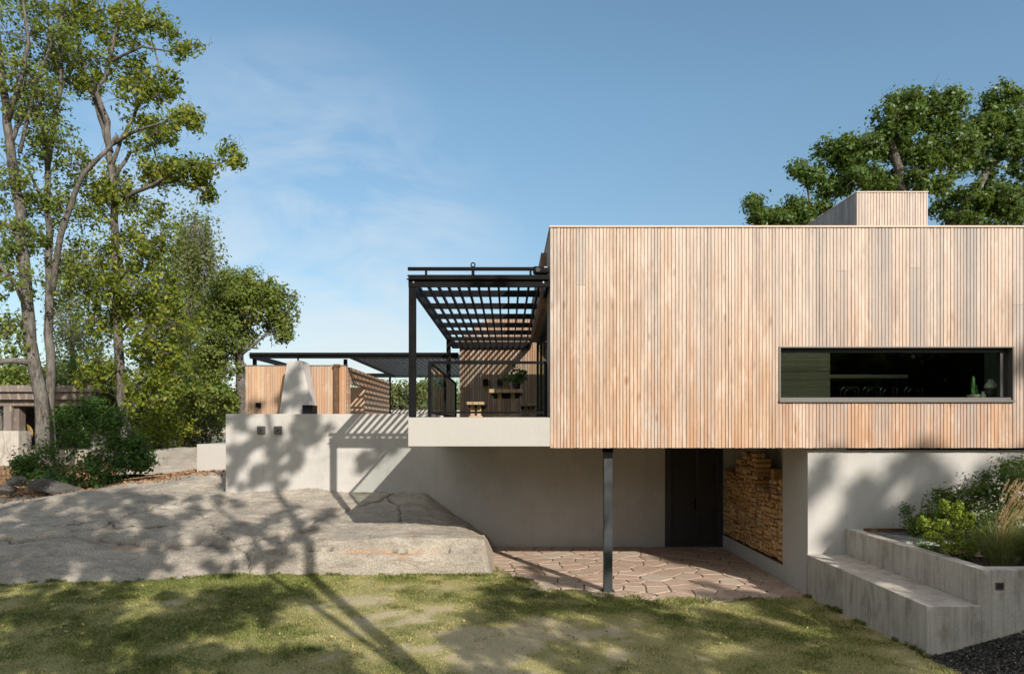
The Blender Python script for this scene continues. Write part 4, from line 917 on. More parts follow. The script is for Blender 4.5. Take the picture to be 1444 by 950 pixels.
gn = m.noise(m.coord((30, 30, 30)), 1, 5, .6); c = m.ramp(r2_, [(0., (.46, .25, .10)), (.3, (.66, .42, .20)), (.6, (.56, .31, .13)), (.85, (.74, .52, .28)), (1., (.30, .19, .12))])
c = m.mix(m.mr(gn, .4, .7, 0, .5), c, (.20, .11, .05)); m.col(c); m.set(.8); m.bump(gn, .6, .006); M['firewood'] = m.m
logs = []
ytop = lambda y: 2.17 if 13.75 < y < 14.75 else (2.02 if 14.75 <= y < 15.2 else (1.76 if y >= 15.2 else (1.52 if y > 13.25 else 1.73)))
y = 12.53; col_i = 0
while y < 15.95:
    cw = min(random.uniform(.29, .38), 15.97 - y)
    if 15.97 - (y + cw) < .15: cw = 15.97 - y
    z = .303; top = ytop(y + cw / 2) + random.uniform(-.04, .04)
    mode = random.random() < .5; cnt = 0
    while z < top:
        if cnt <= 0: mode = not mode; cnt = random.choice([1, 1, 2]) if mode else random.choice([2, 3, 4])
        cnt -= 1; r = random.uniform(.038, .066)
        if mode:                              # billets lying along the wall face
            yy = y + cw / 2; logs.append((cw * random.uniform(.88, .99), r, (SX + .06 + random.uniform(-.02, .03), yy + random.uniform(-.01, .01), z + r), math.pi / 2 + random.gauss(0, .03), col_i))
            if random.random() < .7: logs.append((cw * .95, r, (SX + .17, yy, z + r), math.pi / 2, col_i))
        else:                                 # billet ends facing out
            yy = y + r
            while yy < y + cw - r * .6:
                rr = r * random.uniform(.8, 1.15); logs.append((.30, rr, (SX + .17 + random.uniform(-.025, .03), yy, z + r + random.uniform(-.006, .006)), random.gauss(0, .06), col_i)); yy += rr * 1.9
        z += r * 1.72
    y += cw; col_i += 1
# backing rows keep the heap deep
logs.sort(key=lambda l: -(l[0] if abs(l[3]) > 1 else 2 * l[1]) * l[1] / l[2][1] ** 2 * (2 if l[2][0] < SX + .12 else 1))
protos = {}; rest = MB(); made = 0
for i, (L_, r, c_, rz_, ci) in enumerate(logs):
    if made < 300:
        key = (round(L_, 1), random.randrange(12))
        if key not in protos:
            b = split_log(round(L_, 1) - .01 if L_ < .29 or L_ > .31 else .3, .034, hash(key) & 0xffff); o = b.build('firewood_log', M['firewood'], origin=(0, 0, 0)); protos[key] = o
        else: o = protos[key].copy(); COL.objects.link(o)
        o.location = c_; o.rotation_euler = (random.uniform(0, 6.28) , 0, rz_); o.rotation_euler = (random.uniform(0, 1.5), 0, rz_); o.scale = (1, r / .034, r / .034); made += 1
        lie = abs(rz_) > 1
        tag(o, 'split firewood billet lying lengthwise in the stacked niche beside the door' if lie else 'split firewood billet with its cut end facing out of the stacked niche', 'firewood', 'split firewood stacked in the niche')
    else:
        b = split_log(L_, r, i); cs, sn = math.cos(rz_), math.sin(rz_)
        rest.add([(c_[0] + x * cs - y_ * sn, c_[1] + x * sn + y_ * cs, c_[2] + z_) for x, y_, z_ in b.v], b.f)
for k in range(5):
    pass
rest.box(SX + .33, 5.58, 12.55, 13.2, .303, 1.6).box(SX + .33, 5.58, 13.201, 13.75, .303, 1.4).box(SX + .33, 5.58, 13.751, 15.15, .303, 1.95).box(SX + .33, 5.58, 15.151, 15.95, .303, 1.65)
o = rest.build('firewood_heap', M['firewood']); tag(o, 'densely stacked split firewood filling the niche beside the dark door', 'firewood', kind='stuff')

# ------------------------------------------------------------------ things on the window shelf and in the room
WS = WZ0 + .0505
def shelf(px): return (px - 716) / 963 * 11.78
v = thing('vase', (shelf(1397), 11.78, WS), 'tall two-tone stoneware vase at the right end of the window shelf', 'vase')
MB().lathe([(.05, 0), (.085, .05), (.10, .13), (.10, .19)], (shelf(1397), 11.78, WS), 20).build('lower_body', M['ceramic_dark'], v, smooth=True)
MB().lathe([(.10, .19), (.092, .25), (.06, .29), (.04, .31), (.05, .345), (.035, .345)], (shelf(1397), 11.78, WS), 20).build('upper_body', M['ceramic_white'], v, smooth=True)
o = MB().lathe([(.03, 0), (.045, .04), (.04, .08), (.02, .10), (.028, .13), (.018, .13)], (shelf(1384), 11.74, WS), 16).build('small_vase', M['ceramic_white'], smooth=True); tag(o, 'small pale vase between the cactus and the tall vase', 'vase')
ca = thing('potted_cactus', (shelf(1373), 11.78, WS), 'green cactus in a shallow pot on the window shelf', 'cactus')
MB().lathe([(.06, 0), (.10, .05), (.105, .08), (.09, .08)], (shelf(1373), 11.78, WS), 18).build('pot', M['clay'], ca, smooth=True)
cx = shelf(1373); cc = MB(); z_ = WS + .075
cc.tube([(cx - .01, 11.78, z_), (cx - .012, 11.78, z_ + .15), (cx - .01, 11.78, z_ + .29), (cx - .01, 11.78, z_ + .325)], [.03, .034, .026, .006], 8)
for dx, dz, h_ in ((.035, .05, .13), (-.04, .03, .10), (.06, .02, .07), (-.02, .02, .06)): cc.tube([(cx, 11.77, z_ + dz * .5), (cx + dx, 11.76, z_ + dz), (cx + dx * 1.2, 11.76, z_ + dz + h_)], [.016, .022, .006], 7)
cc.build('stem', M['cactus'], ca, smooth=True)
tb = thing('kitchen_island', (7.6, 14.6, 2.96), 'long pale counter seen inside the dark room through the window', 'table')
MB().box(6.35, 8.15, 13.9, 15.4, 3.80, 3.87).build('counter_top', M['ivory'], tb, bevel=.004)
MB().box(6.5, 6.56, 14.1, 15.2, 2.96, 3.799).box(7.95, 8.01, 14.1, 15.2, 2.96, 3.799).build('leg', M['steel'], tb)
ch = thing('wire_chair', (6.6, 13.3, 2.96), 'steel tube chair inside the window, leftmost of four in front of the counter', 'chair', 'steel chairs along the counter')
def arc(x, w, z0, z1): return [(x - w, 13.2, z0), (x - w, 13.16, z1 - .05), (x - w + .04, 13.15, z1), (x + w - .04, 13.15, z1), (x + w, 13.16, z1 - .05), (x + w, 13.2, z0)]
MB().tube(arc(6.6, .17, 3.35, 3.57), .007, 6).tube(arc(6.6, .10, 3.35, 3.53), .005, 6).build('backrest', M['chrome'], ch)
MB().box(6.4, 6.8, 13.2, 13.6, 3.36, 3.39).build('seat', M['steel'], ch, bevel=.01)
for dx in (-.18, .18):
    for dy in (.02, .36): MB().tube([(6.6 + dx, 13.22 + dy, 3.355), (6.6 + dx * 1.1, 13.22 + dy, 2.96)], .009, 6).build('leg', M['chrome'], ch)
for k, (dx, lab) in enumerate(((.42, 'second'), (.80, 'third'), (1.22, 'rightmost'))):
    c2 = copy_tree(ch); c2.location = (6.6 + dx, 13.3 + .12 * (k % 2), 2.96)
    c2['label'] = f'steel tube chair inside the window, {lab} of four in front of the counter' if k == 2 else f'steel tube chair inside the window, {lab} from the left in front of the counter'
# ------------------------------------------------------------------ planter plants
PG = 'plants growing in the concrete planter'
def shrub(name, label, cat, base, blobs, mat, leaf, tufts, per, tr, group=None, flat=.5, bark='bark_dark', stems=5, droop=0):
    limbs = []
    b = Vector(base)
    for i in range(stems):
        a = random.uniform(0, 6.28); tgt = Vector(random.choice(blobs)[0]); m_ = b.lerp(tgt, .55) + Vector((math.cos(a), math.sin(a), 0)) * .05
        limbs.append(([b + Vector((math.cos(a), math.sin(a), 0)) * .03, m_, tgt], [.014, .01, .005]))
    return tree(name, label, cat, base, limbs, blobs, mat, M[bark], leaf, tufts, per, tr, group, flat, .004, droop, .6, .8, 4)
def pxb(lst): return [(P(a, b, d), r) for a, b, d, r in lst]
shrub('shrub', 'yellow-green shrub standing at the front of the planter', 'shrub', P(1348, 784, 9.3), pxb([(1345, 752, 9.2, .11), (1328, 740, 9.3, .09), (1362, 742, 9.2, .10), (1350, 726, 9.3, .08), (1322, 760, 9.2, .08), (1378, 755, 9.1, .09), (1308, 740, 9.4, .05), (1302, 734, 9.4, .03), (1350, 768, 9.0, .10), (1333, 718, 9.4, .04), (1331, 710, 9.4, .025), (1368, 772, 9., .08), (1352, 715, 9.3, .04), (1368, 728, 9.2, .05), (1392, 748, 9.1, .05), (1312, 756, 9.3, .05), (1338, 772, 9.0, .07)]), M['leaf_lime'], .036, 13, 20, .028, PG)
shrub('shrub', 'dark green shrub behind the yellow-green one', 'shrub', P(1345, 768, 10.6), pxb([(1320, 722, 10.6, .22), (1345, 712, 10.6, .24), (1372, 704, 10.5, .24), (1385, 730, 10.3, .25), (1355, 738, 10.4, .22), (1300, 740, 10.6, .16), (1330, 700, 10.8, .14), (1395, 695, 10.5, .2)]), M['leaf_deep'], .05, 18, 32, .06, PG)
shrub('shrub', 'bushy green shrub at the back right of the planter', 'shrub', P(1425, 770, 10.4), pxb([(1400, 685, 10.6, .25), (1425, 668, 10.6, .28), (1444, 690, 10.4, .3), (1420, 705, 10.3, .25), (1440, 660, 10.8, .2), (1412, 725, 10.2, .22)]), M['leaf_bush'], .05, 18, 30, .06, PG)
shrub('shrub', 'low loose shrub against the rendered wall by the grate', 'shrub', P(1296, 768, 10.9), pxb([(1285, 735, 10.9, .14), (1298, 742, 10.9, .16), (1278, 718, 11.0, .07), (1290, 755, 10.8, .12), (1308, 730, 10.9, .14)]), M['leaf_bush'], .04, 12, 18, .05, PG)
def grass_clump(label, base, n, h, spread, lean, mat, w=.005, plumes=0):
    t = thing('ornamental_grass', base, label, 'ornamental grass', PG); b = Vector(base); V = []; F = []
    for i in range(n):
        a = random.uniform(0, 6.28); r = random.uniform(0, spread * .22); L_ = h * random.uniform(.55, 1.1); out = random.uniform(.15, 1.) * spread
        dx, dy = math.cos(a), math.sin(a); px_, py_ = -dy * w, dx * w; k0 = len(V)
        for s_ in range(6):
            u = s_ / 5; rr = r + out * u ** 1.7; zz = L_ * (u - .42 * u ** 3 * (out / spread)); c = (b.x + dx * rr + lean * u * u, b.y + dy * rr * .8, b.z + zz); ww = (1 - u * .85)
            V += [(c[0] - px_ * ww, c[1] - py_ * ww, c[2]), (c[0] + px_ * ww, c[1] + py_ * ww, c[2])]
        F += [(k0 + 2 * s_, k0 + 2 * s_ + 1, k0 + 2 * s_ + 3, k0 + 2 * s_ + 2) for s_ in range(5)]
    mesh_obj('blades', V, F, mat, t)
    if plumes:
        V = []; F = []; st = MB()
        for i in range(plumes):
            L_ = h * random.uniform(.95, 1.55); a = random.uniform(-.35, .35); end = Vector((b.x + random.uniform(-.15, .10) + L_ * .32, b.y + random.uniform(-.3, .2), b.z + L_)); mid = b.lerp(end, .5) + Vector((-.06 - .1 * random.random(), 0, .12))
            pts = [b.copy(), b.lerp(mid, .6) + Vector((-.02, 0, .03)), mid, mid.lerp(end, .5) + Vector((-.015, 0, .03)), end]
            st.tube(pts, [.0025, .0025, .002, .002, .001], 3, False)
            for k in range(110):
                u = random.random(); p = mid.lerp(end, .38 + .62 * u) + Vector((-.015 * (1 - u), 0, .03 * math.sin(u * 3.1))); rr = .013 * math.sin(math.pi * min(1, u * .9 + .08)) ** .6
                d = (end - mid).normalized() * .028 + Vector((random.gauss(0, 1), random.gauss(0, 1), random.gauss(0, 1))) * .008; o_ = Vector((random.gauss(0, 1), random.gauss(0, 1), random.gauss(0, 1))) * rr * .6; k0 = len(V)
                s2 = Vector((random.gauss(0, 1), random.gauss(0, 1), random.gauss(0, 1))).normalized() * .003; V += [p + o_ - s2, p + o_ + s2, p + o_ + d]; F.append((k0, k0 + 1, k0 + 2))
        st.build('stalks', M['plume'], t); mesh_obj('plumes', V, F, M['plume'], t)
shrub('shrub', 'dense leafy filler at the right edge of the planter', 'shrub', P(1440, 775, 9.8), pxb([(1430, 740, 9.8, .25), (1455, 715, 9.9, .3), (1450, 750, 9.6, .25), (1405, 745, 9.9, .2), (1460, 680, 10.2, .3)]), M['leaf_deep'], .05, 16, 30, .06, PG)
shrub('shrub', 'low green ground cover between the grate and the tall grass', 'shrub', P(1390, 785, 9.6), pxb([(1375, 765, 9.6, .14), (1395, 758, 9.7, .16), (1300, 770, 10.0, .08), (1318, 778, 9.7, .08), (1365, 785, 9.2, .09), (1390, 775, 9.3, .12)]), M['leaf_bush'], .035, 14, 24, .045, PG)
grass_clump('tall feather grass with tan plumes leaning over the planter', P(1412, 806, 8.8), 760, .78, .62, .0, M['grass_tall'], .0055, 19)
grass_clump('fine green grass at the right edge of the picture', P(1452, 800, 8.8), 560, .80, .55, .0, M['grass_tall'], .0055, 12)
grass_clump('thin dark arching grass behind the shrubs', P(1350, 745, 11.0), 90, .78, .5, .0, M['leaf_deep'], .004)

# ------------------------------------------------------------------ trees seen in the photograph
TL = 'tall trees left of the house'
D = 21.
lim = [limb([(66, 668), (64, 640), (56, 560), (44, 480), (36, 390), (28, 300), (14, 200), (4, 120), (-8, 0), (-14, -60)], D, 0.232, 0.073),
       limb([(40, 440, 0), (22, 402, -.4), (-10, 360, -.6)], D, 0.103, 0.043), limb([(30, 330, 0), (12, 318, .4), (-30, 300, .4)], D, 0.103, 0.043),
       limb([(14, 200), (30, 168, .3), (58, 158, .6), (80, 185, .8)], D, 0.077, 0.034), limb([(10, 170), (28, 120, -.3), (40, 60, -.5), (30, -20, -.6)], D, 0.077, 0.034),
       limb([(28, 215), (50, 120, .5), (72, 60, .6), (60, -30, .6)], D, 0.060, 0.026), limb([(46, 512), (20, 508, -.5), (-20, 512, -.8)], D, 0.112, 0.077)]
tree('oak_tree', 'big grey-barked oak trunk at the left edge with sparse green foliage', 'tree', P(64, 668, D), lim,
     masses([(15, 30, 55, 50, 0, 9, .75), (60, 80, 50, 45, .5, 8, .7), (15, 120, 40, 40, -.4, 6, .7), (8, 260, 35, 45, 0, 7, .65), (10, 340, 40, 30, 0, 6, .6), (12, 400, 36, 34, -.3, 6, .55), (6, 450, 30, 25, -.3, 4, .5), (10, 480, 25, 20, -.3, 3, .45), (60, 190, 30, 35, .5, 5, .6)], D),
     M['leaf_oak'], M['bark_oak'], .12, 8, 20, .12, TL)
D = 22.3
lim = [limb([(75, 668), (74, 640), (72, 560), (70, 470), (70, 390), (68, 320), (66, 250), (60, 170), (46, 100)], D, 0.181, 0.052),
       limb([(72, 415), (80, 370, -.2), (88, 320, -.5), (104, 275, -.6), (118, 245, -.7), (140, 222, -.8), (160, 200, -.8), (165, 190, -.8)], D, 0.103, 0.052),
       limb([(66, 250), (76, 180), (86, 120), (84, 50), (95, -20)], D, 0.077, 0.034), limb([(60, 170), (30, 120), (8, 80), (-10, 60)], D, 0.060, 0.026),
       limb([(70, 300), (50, 260, .4), (40, 240, .5)], D, 0.060, 0.034)]
tree('oak_tree', 'slimmer forked oak trunk just right of the big left trunk', 'tree', P(74, 668, D), lim,
     masses([(85, 40, 45, 50, 0, 8, .7), (70, 130, 45, 45, 0, 8, .7), (75, 215, 45, 35, 0, 8, .65), (110, 290, 40, 35, 0, 6, .6), (70, 290, 35, 35, .3, 6, .6), (45, 345, 30, 30, 0, 4, .55), (100, 360, 35, 30, 0, 4, .5), (95, 420, 30, 30, .4, 4, .5)], D),
     M['leaf_oak'], M['bark_oak'], .12, 8, 20, .12, TL)
D = 23.
lim = [limb([(180, 655), (178, 610), (172, 560), (168, 500), (166, 430), (163, 350), (162, 290), (157, 235), (154, 214)], D, 0.181, 0.095),
       limb([(154, 214), (146, 180, .2), (134, 140, .4), (118, 100, .5), (108, 50, .5), (100, -20, .5)], D, 0.103, 0.043),
       limb([(154, 214), (152, 170, 0), (138, 135, 0), (134, 130, 0), (150, 105, 0), (156, 75, -.2), (162, 50, -.3), (172, 20, -.3), (180, -30, 0)], D, 0.103, 0.034),
       limb([(150, 90), (175, 78, -.3), (200, 66, -.5), (235, 72, -.6), (262, 72, -.6)], D, 0.052, 0.013),
       limb([(156, 205), (180, 190, -.4), (205, 180, -.6), (240, 170, -.8), (272, 160, -.9)], D, 0.069, 0.013),
       limb([(160, 290), (190, 270, -.4), (215, 262, -.6), (250, 240, -.9), (285, 234, -1.), (320, 228, -1.1)], D, 0.086, 0.013),
       limb([(160, 250), (185, 215, .4), (215, 205, .6), (222, 228, .6)], D, 0.069, 0.017), limb([(215, 262, -.6), (250, 255, -.6), (280, 265, -.7), (292, 282, -.8)], D, 0.043, 0.010),
       limb([(190, 160, 0), (212, 120, 0), (225, 95, 0), (215, 60, 0), (205, 20, 0)], D, 0.043, 0.017), limb([(157, 235), (172, 195), (190, 160)], D, 0.069, 0.043),
       limb([(166, 330), (145, 300, .5), (120, 290, .8)], D, 0.060, 0.026), limb([(165, 400), (195, 360, -.5), (225, 345, -.8)], D, 0.069, 0.017), limb([(167, 470), (200, 440, -.5), (235, 430, -.8)], D, 0.060, 0.017)]
tree('maple_tree', 'tall tree with yellowing leaves and far-reaching right branches', 'tree', P(178, 655, D), lim,
     masses([(150, 20, 60, 45, 0, 14, .65), (120, 90, 45, 45, 0, 10, .65), (190, 45, 45, 40, 0, 7, .6), (190, 120, 40, 45, 0, 9, .6), (222, 28, 22, 22, 0, 3, .5),
             (262, 70, 14, 8, -.6, 2, .35), (275, 162, 12, 10, -.9, 2, .32), (225, 125, 25, 22, 0, 4, .5), (245, 170, 28, 16, -.8, 4, .45), (200, 185, 40, 30, 0, 8, .55),
             (318, 222, 10, 16, -1.1, 3, .36), (290, 238, 20, 9, -1., 3, .35), (255, 240, 26, 12, -.8, 5, .4), (292, 278, 8, 8, -.8, 2, .3), (265, 258, 22, 10, -.7, 3, .35), (225, 245, 30, 24, 0, 6, .5),
             (190, 280, 42, 30, 0, 9, .6), (150, 270, 30, 40, .5, 6, .55), (200, 340, 50, 32, -.3, 13, .65), (140, 390, 40, 40, .3, 9, .65), (205, 400, 55, 38, -.4, 17, .68), (220, 460, 60, 36, -.5, 17, .68), (160, 460, 45, 40, 0, 9, .65), (235, 520, 45, 36, -.6, 12, .62), (150, 520, 40, 30, 0, 7, .6), (215, 560, 45, 24, -.5, 7, .55)], D),
     M['leaf_yellow'], M['bark_oak'], .13, 8, 22, .12, TL)
D = 34.
lim = [limb([(262, 640), (264, 560), (266, 480), (270, 400), (272, 330), (276, 300)], D, .22, .04), limb([(265, 500), (240, 440), (225, 400)], D, .09, .03), limb([(267, 450), (290, 400), (300, 350)], D, .08, .03)]
tree('birch_tree', 'weeping birch with grey-green hanging twigs between the tall trees', 'tree', P(262, 655, D), lim,
     masses([(272, 325, 26, 24, 0, 12, .9), (285, 370, 26, 30, 0, 12, .9), (250, 380, 30, 40, 0, 12, .95), (262, 440, 45, 40, 0, 18, 1.), (255, 510, 55, 45, 0, 24, 1.), (250, 570, 58, 26, 0, 18, 1.), (290, 570, 28, 30, 0, 8, .8), (195, 560, 30, 40, 0, 8, .9)], D),
     M['leaf_birch'], M['bark_birch'], .14, 14, 26, .19, None, .2, .010, 1.7)
D = 37.
lim = [limb([(108, 640), (106, 560), (102, 480), (98, 400), (100, 340)], D, .2, .04)]
tree('birch_tree', 'pale birch half hidden behind the forked trunks', 'tree', P(108, 655, D), lim,
     masses([(105, 370, 30, 35, 0, 12, .9), (110, 440, 40, 40, 0, 16, 1.), (115, 510, 40, 35, 0, 14, 1.), (150, 590, 40, 20, 0, 8, .9)], D),
     M['leaf_birch'], M['bark_birch'], .14, 12, 24, .2, None, .2, .010, 1.5)
D = 28.
lim = [limb([(343, 600), (340, 540), (338, 490), (336, 465)], D, .21, .16), limb([(337, 470), (325, 440), (310, 415), (305, 400)], D, .12, .03), limb([(337, 470), (355, 450), (368, 430), (372, 412)], D, .12, .03),
       limb([(340, 500), (365, 480), (385, 465), (395, 455)], D, .07, .02), limb([(338, 480), (320, 500), (305, 520)], D, .07, .02)]
tree('oak_tree', 'rounded green oak with twin limbs just left of the pavilion', 'tree', P(343, 612, D), lim,
     masses([(340, 410, 40, 22, 0, 14, .6), (370, 425, 32, 24, 0, 10, .58), (312, 430, 28, 30, 0, 9, .6), (345, 445, 38, 26, 0, 10, .58), (388, 455, 18, 20, 0, 6, .5), (320, 475, 32, 22, 0, 9, .58), (305, 520, 26, 22, 0, 8, .58), (298, 556, 30, 24, 0, 9, .55), (326, 566, 12, 16, 0, 3, .4), (398, 470, 8, 8, 0, 1, .35)], D),
     M['leaf_oak'], M['bark_oak'], .13, 14, 26, .13)
D = 27.
shrub('bush', 'loose yellowish bush below the birch by the water', 'bush', P(235, 648, D), pxb([(225, 612, D, .8), (225, 628, D, .6), (252, 606, D, .4), (205, 600, D, .8), (255, 600, D, .8), (232, 590, D, .8), (240, 570, D, .7)]), M['leaf_yellow'], .12, 16, 18, .2)
D = 31.
shrub('bush', 'dark green thicket under the tall trees', 'bush', P(190, 650, D), pxb([(150, 560, D, 1.2), (190, 545, D, 1.2), (225, 560, D, 1.2), (130, 590, D, 1.), (170, 600, D, 1.1), (205, 600, D, 1.), (110, 560, D, 1.1), (95, 530, D, 1.), (240, 540, D, 1.), (285, 545, D, .9), (310, 570, D, .8)]), M['leaf_deep'], .16, 34, 26, .26)
D = 18.3
shrub('bush', 'broad dark green bush on the bank above the stones', 'bush', P(125, 690, D),
      pxb([(60, 650, D, .55), (90, 620, D, .6), (120, 600, D, .6), (150, 615, D, .6), (175, 640, D, .55), (70, 670, D - .3, .45), (110, 660, D - .4, .6), (145, 655, D - .4, .55), (40, 665, D, .35), (190, 655, D, .35), (100, 685, D - .5, .35), (150, 680, D - .5, .3), (75, 685, D - .5, .3), (125, 575, D, .35), (95, 590, D + .3, .35), (190, 625, D, .3), (160, 590, D, .35), (205, 650, D, .18), (30, 655, D, .2)]),
      M['leaf_bush'], .085, 27, 28, .11, stems=14)
# trees behind the roof on the right
D = 27.
lim = [limb([(1275, 640), (1274, 450), (1272, 330), (1270, 270), (1262, 225), (1255, 190), (1262, 150)], D, .38, .07), limb([(1273, 340), (1240, 290), (1215, 260), (1180, 255), (1150, 270)], D, .16, .04), limb([(1272, 300), (1300, 250), (1320, 210), (1335, 170)], D, .14, .04),
       limb([(1272, 380), (1200, 330), (1140, 310), (1090, 300), (1060, 300)], D, .16, .03), limb([(1150, 312), (1142, 290), (1135, 240)], D, .07, .02), limb([(1273, 280), (1300, 262), (1340, 236)], D, .09, .03)]
tree('oak_tree', 'dark green oak rising behind the roof box', 'tree', P(1275, 655, D), lim,
     masses([(1275, 150, 38, 26, 0, 12, .52), (1320, 165, 30, 26, 0, 9, .49), (1250, 195, 38, 28, 0, 13, .52), (1300, 215, 40, 28, 0, 13, .52), (1210, 210, 26, 20, 0, 6, .44), (1345, 140, 16, 12, 0, 3, .37), (1180, 220, 34, 16, 0, 6, .41), (1145, 240, 24, 18, 0, 5, .41), (1205, 250, 38, 18, 0, 8, .44), (1250, 255, 38, 18, 0, 9, .44), (1170, 270, 24, 12, 0, 4, .37),
             (1115, 305, 36, 15, 0, 9, .41), (1070, 306, 26, 12, 0, 5, .33), (1140, 290, 26, 12, 0, 5, .37), (1060, 290, 12, 7, 0, 2, .30), (1310, 262, 26, 16, 0, 5, .37), (1345, 205, 30, 26, 0, 8, .44)], D),
     M['leaf_deep'], M['bark_oak'], .14, 9, 40, .13, 'oaks behind the roof')
D = 30.
lim = [limb([(1330, 640), (1322, 400), (1335, 330), (1365, 285), (1395, 240), (1420, 200), (1440, 150)], D, .36, .08), limb([(1350, 305), (1400, 300), (1440, 270), (1480, 250)], D, .14, .05), limb([(1395, 240), (1380, 200), (1385, 170)], D, .1, .03), limb([(1335, 330), (1335, 290), (1330, 270)], D, .08, .03)]
tree('oak_tree', 'leaning oak at the right edge behind the roof', 'tree', P(1330, 655, D), lim,
     masses([(1425, 150, 28, 26, 0, 10, .55), (1385, 185, 38, 24, 0, 12, .53), (1430, 210, 36, 36, 0, 14, .55), (1360, 230, 26, 24, 0, 7, .46), (1385, 270, 42, 26, 0, 14, .50), (1430, 280, 36, 30, 0, 12, .52), (1345, 300, 30, 16, 0, 7, .44), (1470, 180, 40, 50, 0, 12, .59), (1400, 310, 40, 15, 0, 8, .44), (1475, 290, 40, 40, 0, 9, .59)], D),
     M['leaf_deep'], M['bark_oak'], .15, 9, 40, .14, 'oaks behind the roof')

# ------------------------------------------------------------------ trees in the middle distance and the far shore
def crowd(name, label, cat, spots, mat, leaf, n, kind=None):
    C = [];
    for (x, y, z, r, h) in spots:
        k = int(n * random.uniform(.8, 1.2)); v = RNG.normal(size=(k, 3)); v /= np.linalg.norm(v, axis=1, keepdims=True); rad = RNG.uniform(.5, 1, (k, 1)) ** .5
        v = v * rad; nz_ = fbm(v[:, 0] * 3 + x, v[:, 2] * 3 + y, 3, 1.)[:, None]; v = v * (.65 + .75 * nz_); C.append(np.stack([x + v[:, 0] * r, y + v[:, 1] * r * .7, z + h / 2 + v[:, 2] * h / 2], 1))
    o = leaves(name, np.concatenate(C), leaf, mat, None, .5, .7); tag(o, label, cat, kind=kind or 'stuff'); return o
sp = []
for i in range(190):
    x = random.uniform(-330, 330); y = random.uniform(296, 350); h = random.uniform(11, 19) + (y - 296) * .05; sp.append((x, y, random.uniform(-.5, 2), random.uniform(5, 9), h))
crowd('far_woodland', 'continuous wood along the far shore of the lake', 'woodland', sp, M['leaf_far'], 1.5, 700)
for i, (px, top, bot, D, w, mt, lab) in enumerate([(570, 538, 592, 75, 2.6, 'leaf_far', 'small round tree left of the two beyond the pavilion posts'), (612, 534, 592, 80, 3.4, 'leaf_oak', 'green tree directly beyond the pergola post'), (655, 540, 592, 78, 2.8, 'leaf_birch', 'olive tree seen through the terrace side glass'), (530, 545, 592, 76, 2.6, 'leaf_oak', 'dark tree behind the pavilion doorway'), (2, 515, 570, 60, 3., 'leaf_oak', 'pale green tree beyond the neighbouring flat roof at the left edge'), (30, 520, 570, 64, 2.8, 'leaf_oak', 'pale green tree just left of the big trunk beyond the neighbouring roof'), (95, 522, 570, 62, 3., 'leaf_birch', 'olive tree above the right end of the neighbouring roof')]):
    b = P(px, 640, D); zc = P(px, (top + bot) / 2, D)
    tree('lakeside_tree', lab, 'tree', b, [([b, P(px, top + 15, D)], [.25, .08])], [((zc[0] + random.uniform(-1, 1) * w * .7, D + random.uniform(-1, 1), zc[2] + random.uniform(-1.9, 1.6)), 1.2) for _ in range(15)], M[mt], M['bark_oak'], .3, 12, 26, .4, 'trees beyond the terrace')
o_, _ = grid_obj('shore_rocks', np.arange(-330, 330, 3.), np.arange(276, 300, 1.5), lambda x, y: -1.2 + 3.6 * np.exp(-((y - 290) / 5.5) ** 2) * (.3 + 1.1 * fbm(x, y, 4, .08)), m_rock('pale_shore_rock', (.34, .30, .25), (.5, .45, .38))); tag(o_, kind='structure')

# ------------------------------------------------------------------ neighbouring pavilion on the left
M['neigh'] = m_cladding('shade_darkened_wood', [(0., (.13, .11, .10)), (1., (.19, .165, .15))], 'h', weather=.2)  # tree shade over this house is put into the dark wood colour
nb = thing('neighbour_house', (-23, 31, 1.5), 'low flat-roofed house behind the left trees', 'house')
D = 30.
def bx(px0, px1, py0, py1, d0, d1): a = P(px0, py1, d0); b = P(px1, py0, d0); return (a[0], b[0], d0, d1, a[2], b[2])
MB().box(*bx(-160, 132, 543, 552, 29.2, 36)).box(*bx(-160, 130, 552.1, 563, 29.35, 36)).build('roof', M['neigh'], nb)
MB().box(*bx(-160, 128, 563.2, 572, 29.6, 36)).build('soffit_beam', M['neigh'], nb)
MB().box(*bx(5, 16, 572.2, 607, 29.6, 30.0)).box(*bx(16.1, 27, 572.2, 607, 29.8, 30.2)).build('column', M['neigh'], nb)
MB().box(*bx(-160, 26, 607.2, 668, 29.5, 30.3)).build('plinth', M['board'], nb)
MB().box(*bx(27, 128, 572.2, 640, 33, 33.3)).build('glazed_wall', M['dark_room'], nb)
MB().box(*bx(26.1, 130, 634, 668, 30.2, 34)).build('floor_edge', M['rock2'], nb)
MB().box(*bx(128, 150, 572, 660, 31, 35)).build('end_wall', M['plaster'], nb)
o = MB().box(*bx(166, 196, 566, 655, 33, 36)).build('outbuilding_wall', M['plaster'], bevel=.02); tag(o, 'pale rendered wall glimpsed behind the yellowing tree', 'wall')
c_ = P(33, 634, 30.6); wc = thing('wicker_chair', c_, 'round yellow wicker chair on the neighbouring porch', 'chair')
rg = MB(); cx, cy, cz = c_[0], 30.6, c_[2] + .62
for rr in (.42, .34, .24, .12): rg.tube([(cx + rr * math.cos(a_ / 16 * 6.2832), cy + (.42 - rr) * .5, cz + .12 + rr * math.sin(a_ / 16 * 6.2832)) for a_ in range(17)], .016, 5)
for k in range(12): a_ = k / 12 * 6.2832; rg.tube([(cx, cy + .2, cz + .12), (cx + .42 * math.cos(a_), cy, cz + .12 + .42 * math.sin(a_))], .01, 4)
rg.build('backrest', M['wicker'], wc)
for sx in (-.2, .2): MB().tube([(cx + sx, cy, cz - .2), (cx + sx * 1.3, cy, c_[2])], .016, 5).build('leg', M['wicker'], wc)
